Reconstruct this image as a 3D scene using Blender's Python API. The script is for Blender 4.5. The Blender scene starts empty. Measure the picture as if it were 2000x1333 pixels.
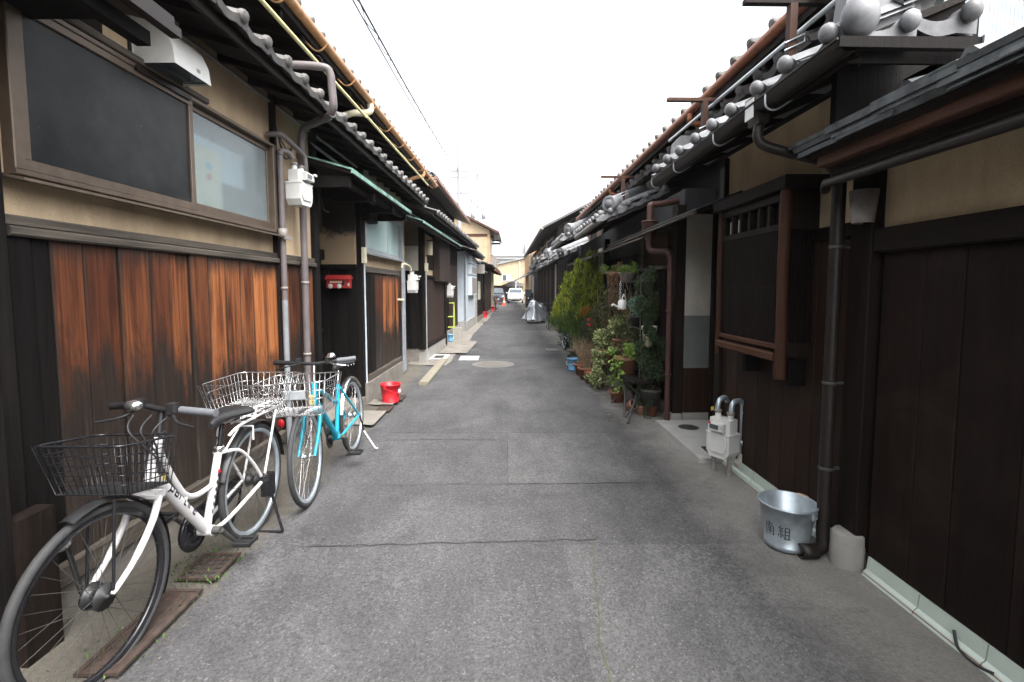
import bpy, bmesh, math, random
from mathutils import Vector, Matrix
R = math.radians
scene = bpy.context.scene
COL = scene.collection
# ------------------------------------------------------------------ camera
cam_d = bpy.data.cameras.new('camera'); cam = bpy.data.objects.new('camera', cam_d); COL.objects.link(cam)
scene.camera = cam
cam.location = (0, 0, 1.5)
cam.rotation_euler = (R(90 - 4.15), 0, -math.atan(15 / 944))
cam_d.sensor_width = 36; cam_d.lens = 36 * 944 / 2000
cam_d.shift_y = -0.0173
cam_d.clip_start = 0.05; cam_d.clip_end = 2000
# ------------------------------------------------------------------ world / sun / exposure
SUN_EL, SUN_AZ = R(58), R(150)
w = bpy.data.worlds.new('World'); scene.world = w; w.use_nodes = True
nt = w.node_tree; nt.nodes.clear()
sky = nt.nodes.new('ShaderNodeTexSky'); sky.sky_type = 'NISHITA'; sky.sun_disc = False
sky.sun_elevation = SUN_EL; sky.sun_rotation = SUN_AZ; sky.air_density = 1.0; sky.dust_density = 6.0; sky.ozone_density = 1.0
hs = nt.nodes.new('ShaderNodeHueSaturation'); hs.inputs['Saturation'].default_value = 0.16
hs.inputs['Value'].default_value = 1.0
bg = nt.nodes.new('ShaderNodeBackground'); bg.inputs['Strength'].default_value = 0.15
wo = nt.nodes.new('ShaderNodeOutputWorld')
nt.links.new(sky.outputs[0], hs.inputs['Color']); nt.links.new(hs.outputs[0], bg.inputs[0]); nt.links.new(bg.outputs[0], wo.inputs[0])
sd = bpy.data.lights.new('sun', 'SUN'); sd.energy = 0.6; sd.angle = R(40); sd.color = (1, .97, .93)
sun = bpy.data.objects.new('sun', sd); COL.objects.link(sun)
sun.rotation_euler = (R(90) - SUN_EL, 0, math.pi - SUN_AZ)
scene.view_settings.view_transform = 'Standard'; scene.view_settings.look = 'None'
scene.view_settings.exposure = 2.3; scene.view_settings.gamma = 1
scene.render.engine = 'CYCLES'
scene.cycles.use_denoising = True
scene.cycles.max_bounces = 6; scene.cycles.diffuse_bounces = 4; scene.cycles.glossy_bounces = 3; scene.cycles.transmission_bounces = 5
random.seed(7)
RND = random.Random(11)
# ------------------------------------------------------------------ materials
MATS = {}
def nd(t, typ, **kw):
    n = t.nodes.new(typ)
    for k, v in kw.items(): setattr(n, k, v)
    return n
def base_mat(name):
    m = bpy.data.materials.new(name); m.use_nodes = True; t = m.node_tree
    b = t.nodes['Principled BSDF']; MATS[name] = m
    return m, t, b
def posn(t, scale=(1, 1, 1), obj=False):
    mp = nd(t, 'ShaderNodeMapping'); mp.inputs['Scale'].default_value = scale
    if obj:
        tc = nd(t, 'ShaderNodeTexCoord'); t.links.new(tc.outputs['Object'], mp.inputs['Vector'])
    else:
        g = nd(t, 'ShaderNodeNewGeometry'); t.links.new(g.outputs['Position'], mp.inputs['Vector'])
    return mp.outputs[0]
def noise(t, vec, scale, detail=4, rough=.6, dist=0):
    n = nd(t, 'ShaderNodeTexNoise'); n.inputs['Scale'].default_value = scale; n.inputs['Detail'].default_value = detail
    n.inputs['Roughness'].default_value = rough; n.inputs['Distortion'].default_value = dist
    t.links.new(vec, n.inputs['Vector']); return n.outputs['Fac']
def ramp(t, fac, stops):
    r = nd(t, 'ShaderNodeValToRGB'); e = r.color_ramp.elements
    while len(e) < len(stops): e.new(.5)
    for i, (p, c) in enumerate(stops):
        e[i].position = p; e[i].color = (c[0], c[1], c[2], 1) if hasattr(c, '__len__') else (c, c, c, 1)
    t.links.new(fac, r.inputs[0]); return r.outputs[0]
def mix(t, a, b, fac, mode='MIX'):
    n = nd(t, 'ShaderNodeMix', data_type='RGBA', blend_type=mode)
    for i, v in ((6, a), (7, b)):
        if hasattr(v, 'is_linked') or hasattr(v, 'links'): t.links.new(v, n.inputs[i])
        else: n.inputs[i].default_value = (v[0], v[1], v[2], 1)
    if isinstance(fac, (int, float)): n.inputs[0].default_value = fac
    else: t.links.new(fac, n.inputs[0])
    return n.outputs[2]
def math_(t, op, a, b=0.0, clamp=False):
    n = nd(t, 'ShaderNodeMath', operation=op); n.use_clamp = clamp
    for i, v in ((0, a), (1, b)):
        if isinstance(v, (int, float)): n.inputs[i].default_value = v
        else: t.links.new(v, n.inputs[i])
    return n.outputs[0]
def bump(t, b, h, strength=.4, dist=.01):
    n = nd(t, 'ShaderNodeBump'); n.inputs['Strength'].default_value = strength; n.inputs['Distance'].default_value = dist
    t.links.new(h, n.inputs['Height']); t.links.new(n.outputs[0], b.inputs['Normal'])
def M(name, col, rough=.6, metal=0., var=.3, scale=7, bmp=.15, bscale=90, stretch=(1, 1, 1), col2=None, ovar=.0, rvar=.15, dirt=0., dcol=(.03, .027, .022), spec=.4, obj=False):
    m, t, b = base_mat(name)
    v = posn(t, stretch, obj)
    n1 = noise(t, v, scale, 6, .65)
    c2 = col2 or tuple(min(1, c * (1 + var)) for c in col); c1 = tuple(c * (1 - var) for c in col)
    c = ramp(t, n1, [(.3, c1), (.7, c2)])
    if dirt:
        n3 = noise(t, posn(t), 2.3, 7, .7, .5)
        c = mix(t, c, dcol, math_(t, 'MULTIPLY', ramp(t, n3, [(.48, 0), (.72, 1)]), dirt))
    if ovar:
        oi = nd(t, 'ShaderNodeObjectInfo')
        f = math_(t, 'ADD', math_(t, 'MULTIPLY', oi.outputs['Random'], 2 * ovar), 1 - ovar)
        hsn = nd(t, 'ShaderNodeHueSaturation'); t.links.new(c, hsn.inputs['Color']); t.links.new(f, hsn.inputs['Value']); c = hsn.outputs[0]
    t.links.new(c, b.inputs['Base Color'])
    n2 = noise(t, v, bscale, 4, .7)
    if bmp: bump(t, b, n2, bmp, .01)
    rr = nd(t, 'ShaderNodeMapRange'); rr.inputs[3].default_value = max(.03, rough - rvar); rr.inputs[4].default_value = min(1, rough + rvar)
    t.links.new(n1, rr.inputs[0]); t.links.new(rr.outputs[0], b.inputs['Roughness'])
    b.inputs['Metallic'].default_value = metal; b.inputs['Specular IOR Level'].default_value = spec
    return m
VST = (1, 1, .05); YST = (1, .05, 1); XST = (.05, 1, 1)
# cedar boards: red-brown to orange, charred and weathered black towards an uneven line
def cedar(name, line, soft, top=1.75, light=1.0):
    m, t, b = base_mat(name)
    oi = nd(t, 'ShaderNodeObjectInfo'); rnd = oi.outputs['Random']
    def pv(sc):
        cx_ = nd(t, 'ShaderNodeCombineXYZ')
        for k in range(3): t.links.new(math_(t, 'MULTIPLY', rnd, (37.0, 23.0, 11.0)[k]), cx_.inputs[k])
        ad = nd(t, 'ShaderNodeVectorMath', operation='ADD'); t.links.new(posn(t, sc), ad.inputs[0]); t.links.new(cx_.outputs[0], ad.inputs[1]); return ad.outputs[0]
    g1 = noise(t, pv((1, 1, .022)), 70, 6, .7, .25); g2 = noise(t, pv((1, 1, .10)), 11, 5, .6, .3)
    hue = mix(t, (.055 * light, .014 * light, .006 * light), (.33 * light, .120 * light, .040 * light), ramp(t, rnd, [(.0, .1), (.3, .25), (.6, .55), (.9, 1.0)]))
    grain = ramp(t, g1, [(.28, (.28, .2, .16)), (.48, (.85, .8, .78)), (.68, (1.35, 1.4, 1.45))])
    c = mix(t, hue, grain, 1.0, 'MULTIPLY')
    c = mix(t, c, mix(t, c, (.2, .12, .10), 1, 'MULTIPLY'), ramp(t, g2, [(.47, 0), (.68, .9)]))
    sp = nd(t, 'ShaderNodeSeparateXYZ'); g = nd(t, 'ShaderNodeNewGeometry'); t.links.new(g.outputs['Position'], sp.inputs[0])
    n3 = noise(t, pv((1, 1, .35)), 9, 8, .75, .5)
    off = math_(t, 'MULTIPLY', math_(t, 'SUBTRACT', n3, .5), 1.3)
    off = math_(t, 'ADD', off, math_(t, 'MULTIPLY', math_(t, 'SUBTRACT', rnd, .5), .3))
    h = math_(t, 'ADD', sp.outputs[2], off)
    char = nd(t, 'ShaderNodeMapRange'); char.inputs[1].default_value = line + soft; char.inputs[2].default_value = line - soft
    t.links.new(h, char.inputs[0])
    charc = ramp(t, g1, [(.3, (.006, .005, .0045)), (.6, (.018, .013, .010)), (.8, (.05, .038, .030))])
    c = mix(t, c, charc, math_(t, 'MULTIPLY', char.outputs[0], .95))
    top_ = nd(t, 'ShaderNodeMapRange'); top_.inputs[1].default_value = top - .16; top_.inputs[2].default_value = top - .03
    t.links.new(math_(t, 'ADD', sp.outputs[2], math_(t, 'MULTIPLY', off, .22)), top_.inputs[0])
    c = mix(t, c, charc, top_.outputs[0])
    # each board darkens to the char colour along both of its edges
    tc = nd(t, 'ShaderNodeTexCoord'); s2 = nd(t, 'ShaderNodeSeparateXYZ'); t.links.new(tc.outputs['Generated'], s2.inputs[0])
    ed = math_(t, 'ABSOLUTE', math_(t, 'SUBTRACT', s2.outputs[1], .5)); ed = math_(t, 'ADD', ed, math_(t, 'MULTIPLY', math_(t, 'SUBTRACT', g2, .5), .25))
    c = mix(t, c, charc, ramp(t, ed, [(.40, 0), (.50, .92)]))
    grey = nd(t, 'ShaderNodeMapRange'); grey.inputs[1].default_value = .75; grey.inputs[2].default_value = .3; grey.inputs[4].default_value = .45
    t.links.new(h, grey.inputs[0])
    c = mix(t, c, mix(t, (.06, .05, .042), grain, 1, 'MULTIPLY'), grey.outputs[0])
    t.links.new(c, b.inputs['Base Color']); b.inputs['Roughness'].default_value = .65; b.inputs['Specular IOR Level'].default_value = .25
    bump(t, b, g1, .5, .006)
    return m
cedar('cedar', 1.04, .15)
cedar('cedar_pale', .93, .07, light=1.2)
M('charred', (.0065, .0054, .005), .75, spec=.12, var=.5, scale=30, stretch=VST, bmp=.5, bscale=60, ovar=.3)
M('dark_wood', (.011, .0072, .0056), .65, spec=.15, var=.5, scale=30, stretch=VST, bmp=.4, bscale=60, ovar=.25)
M('dark_wood_y', (.010, .0068, .0053), .7, spec=.14, var=.5, scale=30, stretch=YST, bmp=.4, bscale=60)
M('brown_board', (.022, .011, .0072), .62, spec=.16, var=.5, scale=26, stretch=VST, bmp=.35, bscale=60, ovar=.28, dirt=.5, dcol=(.05, .034, .024))
M('gate_board', (.0085, .0048, .0036), .65, spec=.14, var=.5, scale=22, stretch=VST, bmp=.35, bscale=70, ovar=.4, dirt=.6, dcol=(.024, .016, .012))
M('red_wood', (.042, .0165, .009), .6, spec=.2, var=.6, scale=20, stretch=VST, bmp=.25, bscale=60)
M('red_wood_y', (.055, .022, .012), .6, spec=.2, var=.6, scale=20, stretch=YST, bmp=.25, bscale=60)
M('grey_wood_y', (.07, .058, .046), .75, var=.55, scale=38, stretch=YST, bmp=.6, bscale=70)
M('slat_wood', (.028, .017, .013), .65, spec=.25, var=.4, scale=20, stretch=VST, bmp=.3, ovar=.2)
def stucco(name, col, stain=.35):
    m, t, b = base_mat(name)
    n = noise(t, posn(t), 1.6, 7, .65, .3); n2 = noise(t, posn(t, (1, 1, .25)), 5, 5, .6)
    c = ramp(t, n, [(.3, tuple(x * .78 for x in col)), (.7, tuple(x * 1.1 for x in col))])
    c = mix(t, c, tuple(x * .45 for x in col), math_(t, 'MULTIPLY', ramp(t, n2, [(.44, 0), (.74, 1)]), stain))
    f = noise(t, posn(t), 220, 3, .7); c = mix(t, c, (1, 1, 1), .0)
    c = mix(t, c, ramp(t, f, [(.3, .8), (.7, 1.15)]), 1.0, 'MULTIPLY')
    t.links.new(c, b.inputs['Base Color']); b.inputs['Roughness'].default_value = .92; b.inputs['Specular IOR Level'].default_value = .15
    bump(t, b, f, .35, .004); return m
stucco('stucco', (.53, .405, .27), .5)
stucco('stucco_yellow', (.60, .48, .31), .6)
stucco('stucco_soot', (.17, .13, .09), .9)
stucco('plaster_white', (.50, .47, .40), .35)
stucco('plaster_grey', (.17, .18, .17), .3)
stucco('cream_wall', (.40, .31, .205), .15)
stucco('orange_wall', (.36, .225, .13), .2)
stucco('pale_wall', (.34, .345, .345), .15)
M('concrete', (.18, .165, .145), .9, var=.25, scale=4, bmp=.35, bscale=120, dirt=.55, dcol=(.09, .075, .055))
M('concrete_light', (.27, .26, .24), .9, var=.15, scale=5, bmp=.25, bscale=140, dirt=.3, dcol=(.16, .14, .11))
M('aggregate', (.17, .155, .13), .9, var=.5, scale=90, bmp=.6, bscale=130, dirt=.55, dcol=(.07, .06, .045))
M('glazed_tile', (.47, .54, .48), .22, var=.08, scale=5, bmp=.03, dirt=.15, dcol=(.3, .3, .24), rvar=.08, spec=.5)
M('kawara', (.14, .143, .15), .50, var=.45, scale=9, bmp=.1, bscale=120, ovar=.25, dirt=.35, dcol=(.07, .07, .065))
M('kawara_old', (.10, .095, .09), .6, var=.4, scale=12, bmp=.3, bscale=90, ovar=.3, dirt=.5)
M('slate_edge', (.055, .062, .065), .6, var=.75, scale=16, bmp=.4, bscale=50, ovar=.25, dirt=.3, dcol=(.16, .17, .16))
M('copper', (.24, .085, .04), .45, metal=.3, var=.4, scale=12, bmp=.05)
M('orange_gutter', (.36, .19, .09), .5, var=.3, scale=14, bmp=.05)
M('verdigris', (.03, .05, .042), .7, var=.5, scale=5, bmp=.2, col2=(.22, .40, .33))
M('brown_metal', (.016, .012, .0105), .42, spec=.3, metal=.0, var=.3, scale=9, bmp=.03)
M('bronze_alu', (.125, .095, .072), .45, metal=.4, var=.2, scale=12, bmp=.04)
M('silver_alu', (.52, .55, .57), .35, metal=.6, var=.1, scale=12, bmp=.02)
M('purple_pipe', (.125, .108, .108), .45, var=.15, scale=10, bmp=.03, dirt=.2)
M('grey_pipe', (.20, .215, .235), .45, var=.15, scale=10, bmp=.03, dirt=.2)
M('grey_paint', (.22, .20, .185), .5, var=.2, scale=18, bmp=.05, dirt=.3)
M('red_pipe', (.062, .028, .022), .5, var=.3, scale=10, bmp=.04, dirt=.3)
M('white_paint', (.58, .58, .56), .4, var=.08, scale=8, bmp=.03, dirt=.3, dcol=(.35, .33, .28))
M('white_sheet', (.46, .51, .55), .5, var=.06, scale=5, bmp=.02)
M('ivory', (.62, .57, .42), .45, var=.1, scale=9, bmp=.02)
M('galvanised', (.44, .50, .54), .36, metal=.65, var=.22, scale=14, bmp=.04, bscale=30, rvar=.12)
M('chrome', (.62, .62, .62), .22, metal=.95, var=.1, scale=10, bmp=0)
M('black_plastic', (.014, .014, .015), .45, var=.2, scale=20, bmp=.05)
M('black_gloss', (.012, .012, .014), .25, var=.2, scale=20, bmp=0, rvar=.08)
M('grey_rubber', (.10, .105, .115), .6, var=.15, scale=20, bmp=.05)
M('tyre', (.030, .030, .031), .75, var=.3, scale=30, bmp=.2, bscale=200)
M('bike_white', (.60, .59, .59), .3, var=.05, scale=6, bmp=0, dirt=.15, dcol=(.45, .42, .38), rvar=.08)
M('bike_blue', (.015, .27, .37), .3, var=.1, scale=6, bmp=0, rvar=.08)
M('ink', (.02, .014, .028), .5, var=.2, scale=20, bmp=0)
M('ink_soft', (.07, .08, .085), .6, var=.4, scale=60, bmp=0)
M('red_plastic', (.50, .014, .022), .42, var=.2, scale=9, bmp=.03, dirt=.3, dcol=(.35, .1, .09))
M('red_paint', (.30, .022, .02), .5, var=.3, scale=12, bmp=.04, dirt=.2)
M('blue_plastic', (.11, .27, .45), .45, var=.15, scale=8, bmp=.02, dirt=.2)
M('terracotta', (.20, .078, .042), .75, var=.3, scale=10, bmp=.15, ovar=.25, dirt=.3, dcol=(.25, .2, .15))
M('pink_pot', (.42, .22, .16), .7, var=.2, scale=10, bmp=.1)
M('soil', (.03, .022, .015), .95, var=.4, scale=60, bmp=.6)
M('rust_iron', (.04, .026, .02), .85, var=.6, scale=25, bmp=.3, bscale=120, dirt=.5, dcol=(.06, .05, .04))
M('cast_iron', (.055, .054, .05), .6, metal=.2, var=.4, scale=30, bmp=.3)
M('manhole_metal', (.11, .105, .095), .6, var=.3, scale=20, bmp=.3, dirt=.3)
M('yellow_paint', (.55, .43, .06), .6, var=.25, scale=16, bmp=.1, dirt=.5, dcol=(.3, .27, .2))
M('kerb_yellow', (.19, .172, .13), .85, var=.25, scale=14, bmp=.3, dirt=.5, dcol=(.22, .2, .17))
M('pole_yellow', (.62, .58, .28), .4, var=.15, scale=5, bmp=0)
M('silver_cover', (.50, .53, .56), .36, metal=.45, var=.12, scale=4, bmp=.25, bscale=14)
M('green_plastic', (.42, .5, .1), .5, var=.2, scale=9, bmp=.02)
M('car_white', (.6, .61, .62), .2, var=.02, scale=3, bmp=0, rvar=.05)
M('car_dark', (.03, .035, .045), .2, var=.1, scale=3, bmp=0, rvar=.05)
M('dark_glass', (.05, .065, .075), .08, var=.2, scale=2, bmp=0, rvar=.03, spec=.6)
M('orange_plastic', (.7, .1, .04), .5, var=.1, scale=5, bmp=0)
M('interior', (.03, .03, .032), .9, var=.3, scale=6, bmp=0)
M('curtain_teal', (.30, .42, .41), .8, var=.15, scale=5, stretch=VST, bmp=.1)
M('paper', (.55, .48, .32), .8, var=.1, scale=6, bmp=0)
M('bark', (.07, .05, .035), .9, var=.4, scale=30, stretch=VST, bmp=.5)
M('straw', (.26, .19, .12), .85, var=.4, scale=20, bmp=.1)
M('cable', (.025, .025, .027), .6, var=.2, scale=10, bmp=0)
M('pad_concrete', (.37, .365, .345), .9, var=.12, scale=5, bmp=.2, bscale=140, dirt=.2, dcol=(.2, .19, .16))
M('sheet_blue', (.30, .345, .37), .5, var=.06, scale=5, bmp=.02)
M('pole_grey', (.24, .24, .25), .7, var=.1, scale=6, bmp=.05)
M('grey_slope', (.21, .22, .23), .7, var=.15, scale=3, bmp=.05)
def screen_mat():
    m, t, b = base_mat('screen')
    b.inputs['Specular IOR Level'].default_value = .22; b.inputs['Roughness'].default_value = .42
    n = noise(t, posn(t), 3, 5, .6); n2 = noise(t, posn(t), 70, 2, .5)
    c = ramp(t, n, [(.32, (.005, .006, .0065)), (.72, (.034, .035, .034))])  # paler blotches paint a vague reflection into the mesh colour
    c = mix(t, c, (.12, .12, .11), ramp(t, n2, [(.72, 0), (.8, .8)]))
    t.links.new(c, b.inputs['Base Color']); return m
screen_mat()
def frosted(name, col, rough=.3, trans=.85):
    m, t, b = base_mat(name)
    b.inputs['Base Color'].default_value = (*col, 1); b.inputs['Transmission Weight'].default_value = trans
    b.inputs['Roughness'].default_value = rough; b.inputs['IOR'].default_value = 1.3
    n = noise(t, posn(t), 130, 3, .6); bump(t, b, n, .25, .003); return m
frosted('frosted', (.72, .83, .86), .22); frosted('frosted_teal', (.66, .84, .82), .3, .6)
def emis(name, col, s):
    m, t, b = base_mat(name); b.inputs['Base Color'].default_value = (*col, 1)
    b.inputs['Emission Color'].default_value = (*col, 1); b.inputs['Emission Strength'].default_value = s; return m
emis('lit_green', (.55, .9, .12), .9)
def leaf(name, c1, c2, tr=.3, vein=None):
    m, t, b = base_mat(name)
    g = nd(t, 'ShaderNodeNewGeometry'); n = noise(t, posn(t), 9, 4, .6)
    c = ramp(t, n, [(.32, c1), (.68, c2)])
    if vein: c = mix(t, c, vein, ramp(t, noise(t, posn(t), 34, 3, .6), [(.46, 0), (.56, .95)]))
    t.links.new(c, b.inputs['Base Color']); b.inputs['Roughness'].default_value = .5; b.inputs['Specular IOR Level'].default_value = .3
    tl = nd(t, 'ShaderNodeBsdfTranslucent'); t.links.new(c, tl.inputs[0])
    mx = nd(t, 'ShaderNodeMixShader'); mx.inputs[0].default_value = tr
    t.links.new(b.outputs[0], mx.inputs[1]); t.links.new(tl.outputs[0], mx.inputs[2])
    t.links.new(mx.outputs[0], t.nodes['Material Output'].inputs[0]); return m
leaf('leaf_dark', (.022, .04, .018), (.065, .095, .042)); leaf('leaf_mid', (.04, .085, .022), (.10, .17, .045))
leaf('leaf_conifer', (.022, .05, .012), (.08, .125, .02)); leaf('leaf_conifer_tip', (.12, .17, .015), (.30, .31, .03))
leaf('leaf_variegated', (.05, .10, .03), (.15, .21, .07), vein=(.46, .46, .24))
leaf('leaf_bright', (.10, .19, .03), (.24, .34, .08)); leaf('leaf_dry', (.10, .06, .035), (.22, .15, .085)); leaf('leaf_red', (.32, .03, .03), (.5, .08, .06))
leaf('leaf_olive', (.06, .07, .03), (.13, .14, .06)); leaf('leaf_teal', (.07, .17, .13), (.16, .3, .23))
def asphalt(name, col, spk=1.0):
    m, t, b = base_mat(name)
    big = noise(t, posn(t), .7, 7, .65, .6); mid = noise(t, posn(t, (1, .3, 1)), 3.2, 6, .65, .4)
    c = ramp(t, big, [(.28, tuple(x * .66 for x in col)), (.5, col), (.72, tuple(x * 1.32 for x in col))])
    c = mix(t, c, ramp(t, mid, [(.3, .72), (.7, 1.22)]), .85, 'MULTIPLY')
    vo = nd(t, 'ShaderNodeTexVoronoi'); vo.inputs['Scale'].default_value = 120; t.links.new(posn(t), vo.inputs['Vector'])
    v2 = nd(t, 'ShaderNodeTexVoronoi'); v2.inputs['Scale'].default_value = 62; t.links.new(posn(t), v2.inputs['Vector'])
    cell = ramp(t, vo.outputs['Color'], [(.15, .62), (.5, .94), (.82, 1.16), (.96, 2.0)])
    c = mix(t, c, cell, .9 * spk, 'MULTIPLY')
    wear = noise(t, posn(t), 1.3, 8, .75, .6); fine = noise(t, posn(t), 60, 4, .75)
    wf = math_(t, 'MULTIPLY', ramp(t, wear, [(.47, 0), (.62, 1)]), ramp(t, v2.outputs['Color'], [(.5, 0), (.72, 1)]))
    c = mix(t, c, tuple(x * 2.0 for x in col), math_(t, 'MULTIPLY', wf, .38))
    st = noise(t, posn(t), 4.5, 5, .6, .8); c = mix(t, c, tuple(x * .42 for x in col), ramp(t, st, [(.66, 0), (.76, .65)]))
    # pale cement margin along both walls, crumbling into the asphalt
    sp = nd(t, 'ShaderNodeSeparateXYZ'); g = nd(t, 'ShaderNodeNewGeometry'); t.links.new(g.outputs['Position'], sp.inputs[0])
    n = noise(t, posn(t), 2.0, 8, .75, .5)
    jit = math_(t, 'ADD', math_(t, 'MULTIPLY', math_(t, 'SUBTRACT', n, .5), .7), math_(t, 'MULTIPLY', math_(t, 'SUBTRACT', fine, .5), .25))
    def margin(sgn, a, w_):
        mr = nd(t, 'ShaderNodeMapRange'); mr.inputs[1].default_value = a; mr.inputs[2].default_value = a + w_
        t.links.new(math_(t, 'ADD', math_(t, 'MULTIPLY', sp.outputs[0], sgn), jit), mr.inputs[0]); return mr.outputs[0]
    con = ramp(t, big, [(.3, (.06, .054, .045)), (.7, (.13, .118, .098))]); con = mix(t, con, ramp(t, fine, [(.3, .72), (.7, 1.22)]), 1.0, 'MULTIPLY')
    con = mix(t, con, (.055, .048, .038), ramp(t, st, [(.56, 0), (.74, .7)]))
    pale = ramp(t, big, [(.3, (.155, .147, .133)), (.7, (.265, .255, .235))]); pale = mix(t, pale, ramp(t, fine, [(.3, .8), (.7, 1.15)]), 1.0, 'MULTIPLY'); pale = mix(t, pale, (.085, .076, .062), ramp(t, st, [(.58, 0), (.76, .7)]))
    c = mix(t, c, con, margin(-1.0, 1.42, .12)); c = mix(t, c, pale, margin(1.0, 1.22, .42))
    t.links.new(c, b.inputs['Base Color']); b.inputs['Roughness'].default_value = .85; b.inputs['Specular IOR Level'].default_value = .25
    h = math_(t, 'ADD', vo.outputs['Distance'], fine); bump(t, b, h, .55 * spk, .006); return m
asphalt('asphalt', (.066, .065, .0665)); asphalt('asphalt_dark', (.050, .051, .053), .8); asphalt('asphalt_pale', (.079, .078, .0785))
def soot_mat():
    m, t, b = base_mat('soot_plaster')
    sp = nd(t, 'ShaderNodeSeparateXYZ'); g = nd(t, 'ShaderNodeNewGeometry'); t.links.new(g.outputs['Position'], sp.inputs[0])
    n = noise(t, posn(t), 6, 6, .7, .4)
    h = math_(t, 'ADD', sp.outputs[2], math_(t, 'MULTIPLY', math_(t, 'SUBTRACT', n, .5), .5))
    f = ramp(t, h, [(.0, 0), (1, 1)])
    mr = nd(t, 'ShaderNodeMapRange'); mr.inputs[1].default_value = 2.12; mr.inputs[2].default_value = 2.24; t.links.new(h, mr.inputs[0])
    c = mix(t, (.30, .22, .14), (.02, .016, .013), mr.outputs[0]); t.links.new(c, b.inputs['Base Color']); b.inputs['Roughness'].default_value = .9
soot_mat()
def mt(n): return MATS[n]
# ------------------------------------------------------------------ mesh builder
class MB:
    def __init__(s): s.v = []; s.f = []; s.s = []
    def add(s, vs, fs, smooth=False):
        k = len(s.v); s.v += [tuple(v) for v in vs]; s.f += [tuple(i + k for i in f) for f in fs]; s.s += [smooth] * len(fs); return k
    def xf(s, k, m):
        for i in range(k, len(s.v)): s.v[i] = tuple(m @ Vector(s.v[i]))
        return s
    def box(s, x0, x1, y0, y1, z0, z1):
        s.add([(x0,y0,z0),(x1,y0,z0),(x1,y1,z0),(x0,y1,z0),(x0,y0,z1),(x1,y0,z1),(x1,y1,z1),(x0,y1,z1)],
              [(0,3,2,1),(4,5,6,7),(0,1,5,4),(1,2,6,5),(2,3,7,6),(3,0,4,7)]); return s
    def cbox(s, x0, x1, y0, y1, z0, z1, c=.004, ax='z'):
        def oc(a0,a1,b0,b1): return [(a0+c,b0),(a1-c,b0),(a1,b0+c),(a1,b1-c),(a1-c,b1),(a0+c,b1),(a0,b1-c),(a0,b0+c)]
        if ax == 'z': return s.prism(oc(x0,x1,y0,y1), 'z', z0, z1)
        if ax == 'y': return s.prism(oc(x0,x1,z0,z1), 'y', y0, y1)
        return s.prism(oc(y0,y1,z0,z1), 'x', x0, x1)
    def prism(s, poly, ax, a0, a1, smooth=False):
        n = len(poly); P = {'z': lambda p,a:(p[0],p[1],a), 'y': lambda p,a:(p[0],a,p[1]), 'x': lambda p,a:(a,p[0],p[1])}[ax]
        k = s.add([P(p,a0) for p in poly]+[P(p,a1) for p in poly], [(i,(i+1)%n,(i+1)%n+n,i+n) for i in range(n)], smooth)
        s.add([P(p,a0) for p in poly],[tuple(range(n))[::-1]]); s.add([P(p,a1) for p in poly],[tuple(range(n))]); return s
    def tube(s, pts, r, n=8, closed=False, caps=True):
        pts = [Vector(p) for p in pts]; m = len(pts); rs = r if hasattr(r,'__len__') else [r]*m
        vs = []; up = None
        for i,p in enumerate(pts):
            a = pts[(i-1)%m] if (i or closed) else p; b = pts[(i+1)%m] if (i<m-1 or closed) else p
            d = (b-a).normalized()
            if up is None: up = Vector((0,0,1)) if abs(d.z)<.9 else Vector((1,0,0))
            u = (up - d*up.dot(d))
            if u.length < 1e-5: u = d.orthogonal()
            u.normalize(); w_ = d.cross(u); up = u
            for j in range(n):
                t = 2*math.pi*j/n; vs.append(p+(u*math.cos(t)+w_*math.sin(t))*rs[i])
        fs = []
        for i in range(m if closed else m-1):
            for j in range(n):
                a = i*n+j; b = i*n+(j+1)%n; c = ((i+1)%m)*n+(j+1)%n; d = ((i+1)%m)*n+j; fs.append((a,b,c,d))
        k = s.add(vs, fs, True)
        if caps and not closed:
            s.add(vs[:n],[tuple(range(n))[::-1]]); s.add(vs[-n:],[tuple(range(n))])
        return s
    def lathe(s, prof, n=20, c=(0,0,0), axis='z', smooth=True, arc=1.0):
        vs = []; full = arc >= 1; nn = n if full else n+1
        for r,z in prof:
            for j in range(nn):
                t = 2*math.pi*arc*j/n; q = (r*math.cos(t), r*math.sin(t), z)
                if axis == 'x': q = (q[2], q[0], q[1])
                elif axis == 'y': q = (q[0], q[2], q[1])
                vs.append((q[0]+c[0], q[1]+c[1], q[2]+c[2]))
        fs = []
        for i in range(len(prof)-1):
            for j in range(n if full else n):
                a = i*nn+j; b = i*nn+(j+1)%nn if full else i*nn+j+1; fs.append((a,b,b+nn,a+nn))
        s.add(vs, fs, smooth); return s
    def ball(s, c, r, n=10, m=7, sc=(1,1,1)):
        k = len(s.v)
        s.lathe([(max(1e-4,math.sin(math.pi*i/m))*r, -math.cos(math.pi*i/m)*r) for i in range(m+1)], n)
        s.xf(k, Matrix.Translation(c) @ Matrix.Diagonal((*sc,1))); return s
    def grid(s, rows, smooth=True):
        n = len(rows[0]); fs = [(i*n+j, i*n+j+1, (i+1)*n+j+1, (i+1)*n+j) for i in range(len(rows)-1) for j in range(n-1)]
        s.add([p for r in rows for p in r], fs, smooth); return s
    def mesh(s, name):
        me = bpy.data.meshes.new(name); me.from_pydata(s.v, [], s.f); me.polygons.foreach_set('use_smooth', s.s); me.update(); return me
    def build(s, name, mat, parent=None, mx=None, **kw):
        return link(name, s.mesh(name), mat, parent, mx, **kw)
def link(name, me, mat, parent=None, mx=None, **kw):
    if mat and not me.materials: me.materials.append(mt(mat))
    o = bpy.data.objects.new(name, me); COL.objects.link(o)
    if parent: o.parent = parent
    if mx is not None: o.matrix_basis = mx
    for k, v in kw.items(): o[k] = v
    return o
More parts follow.
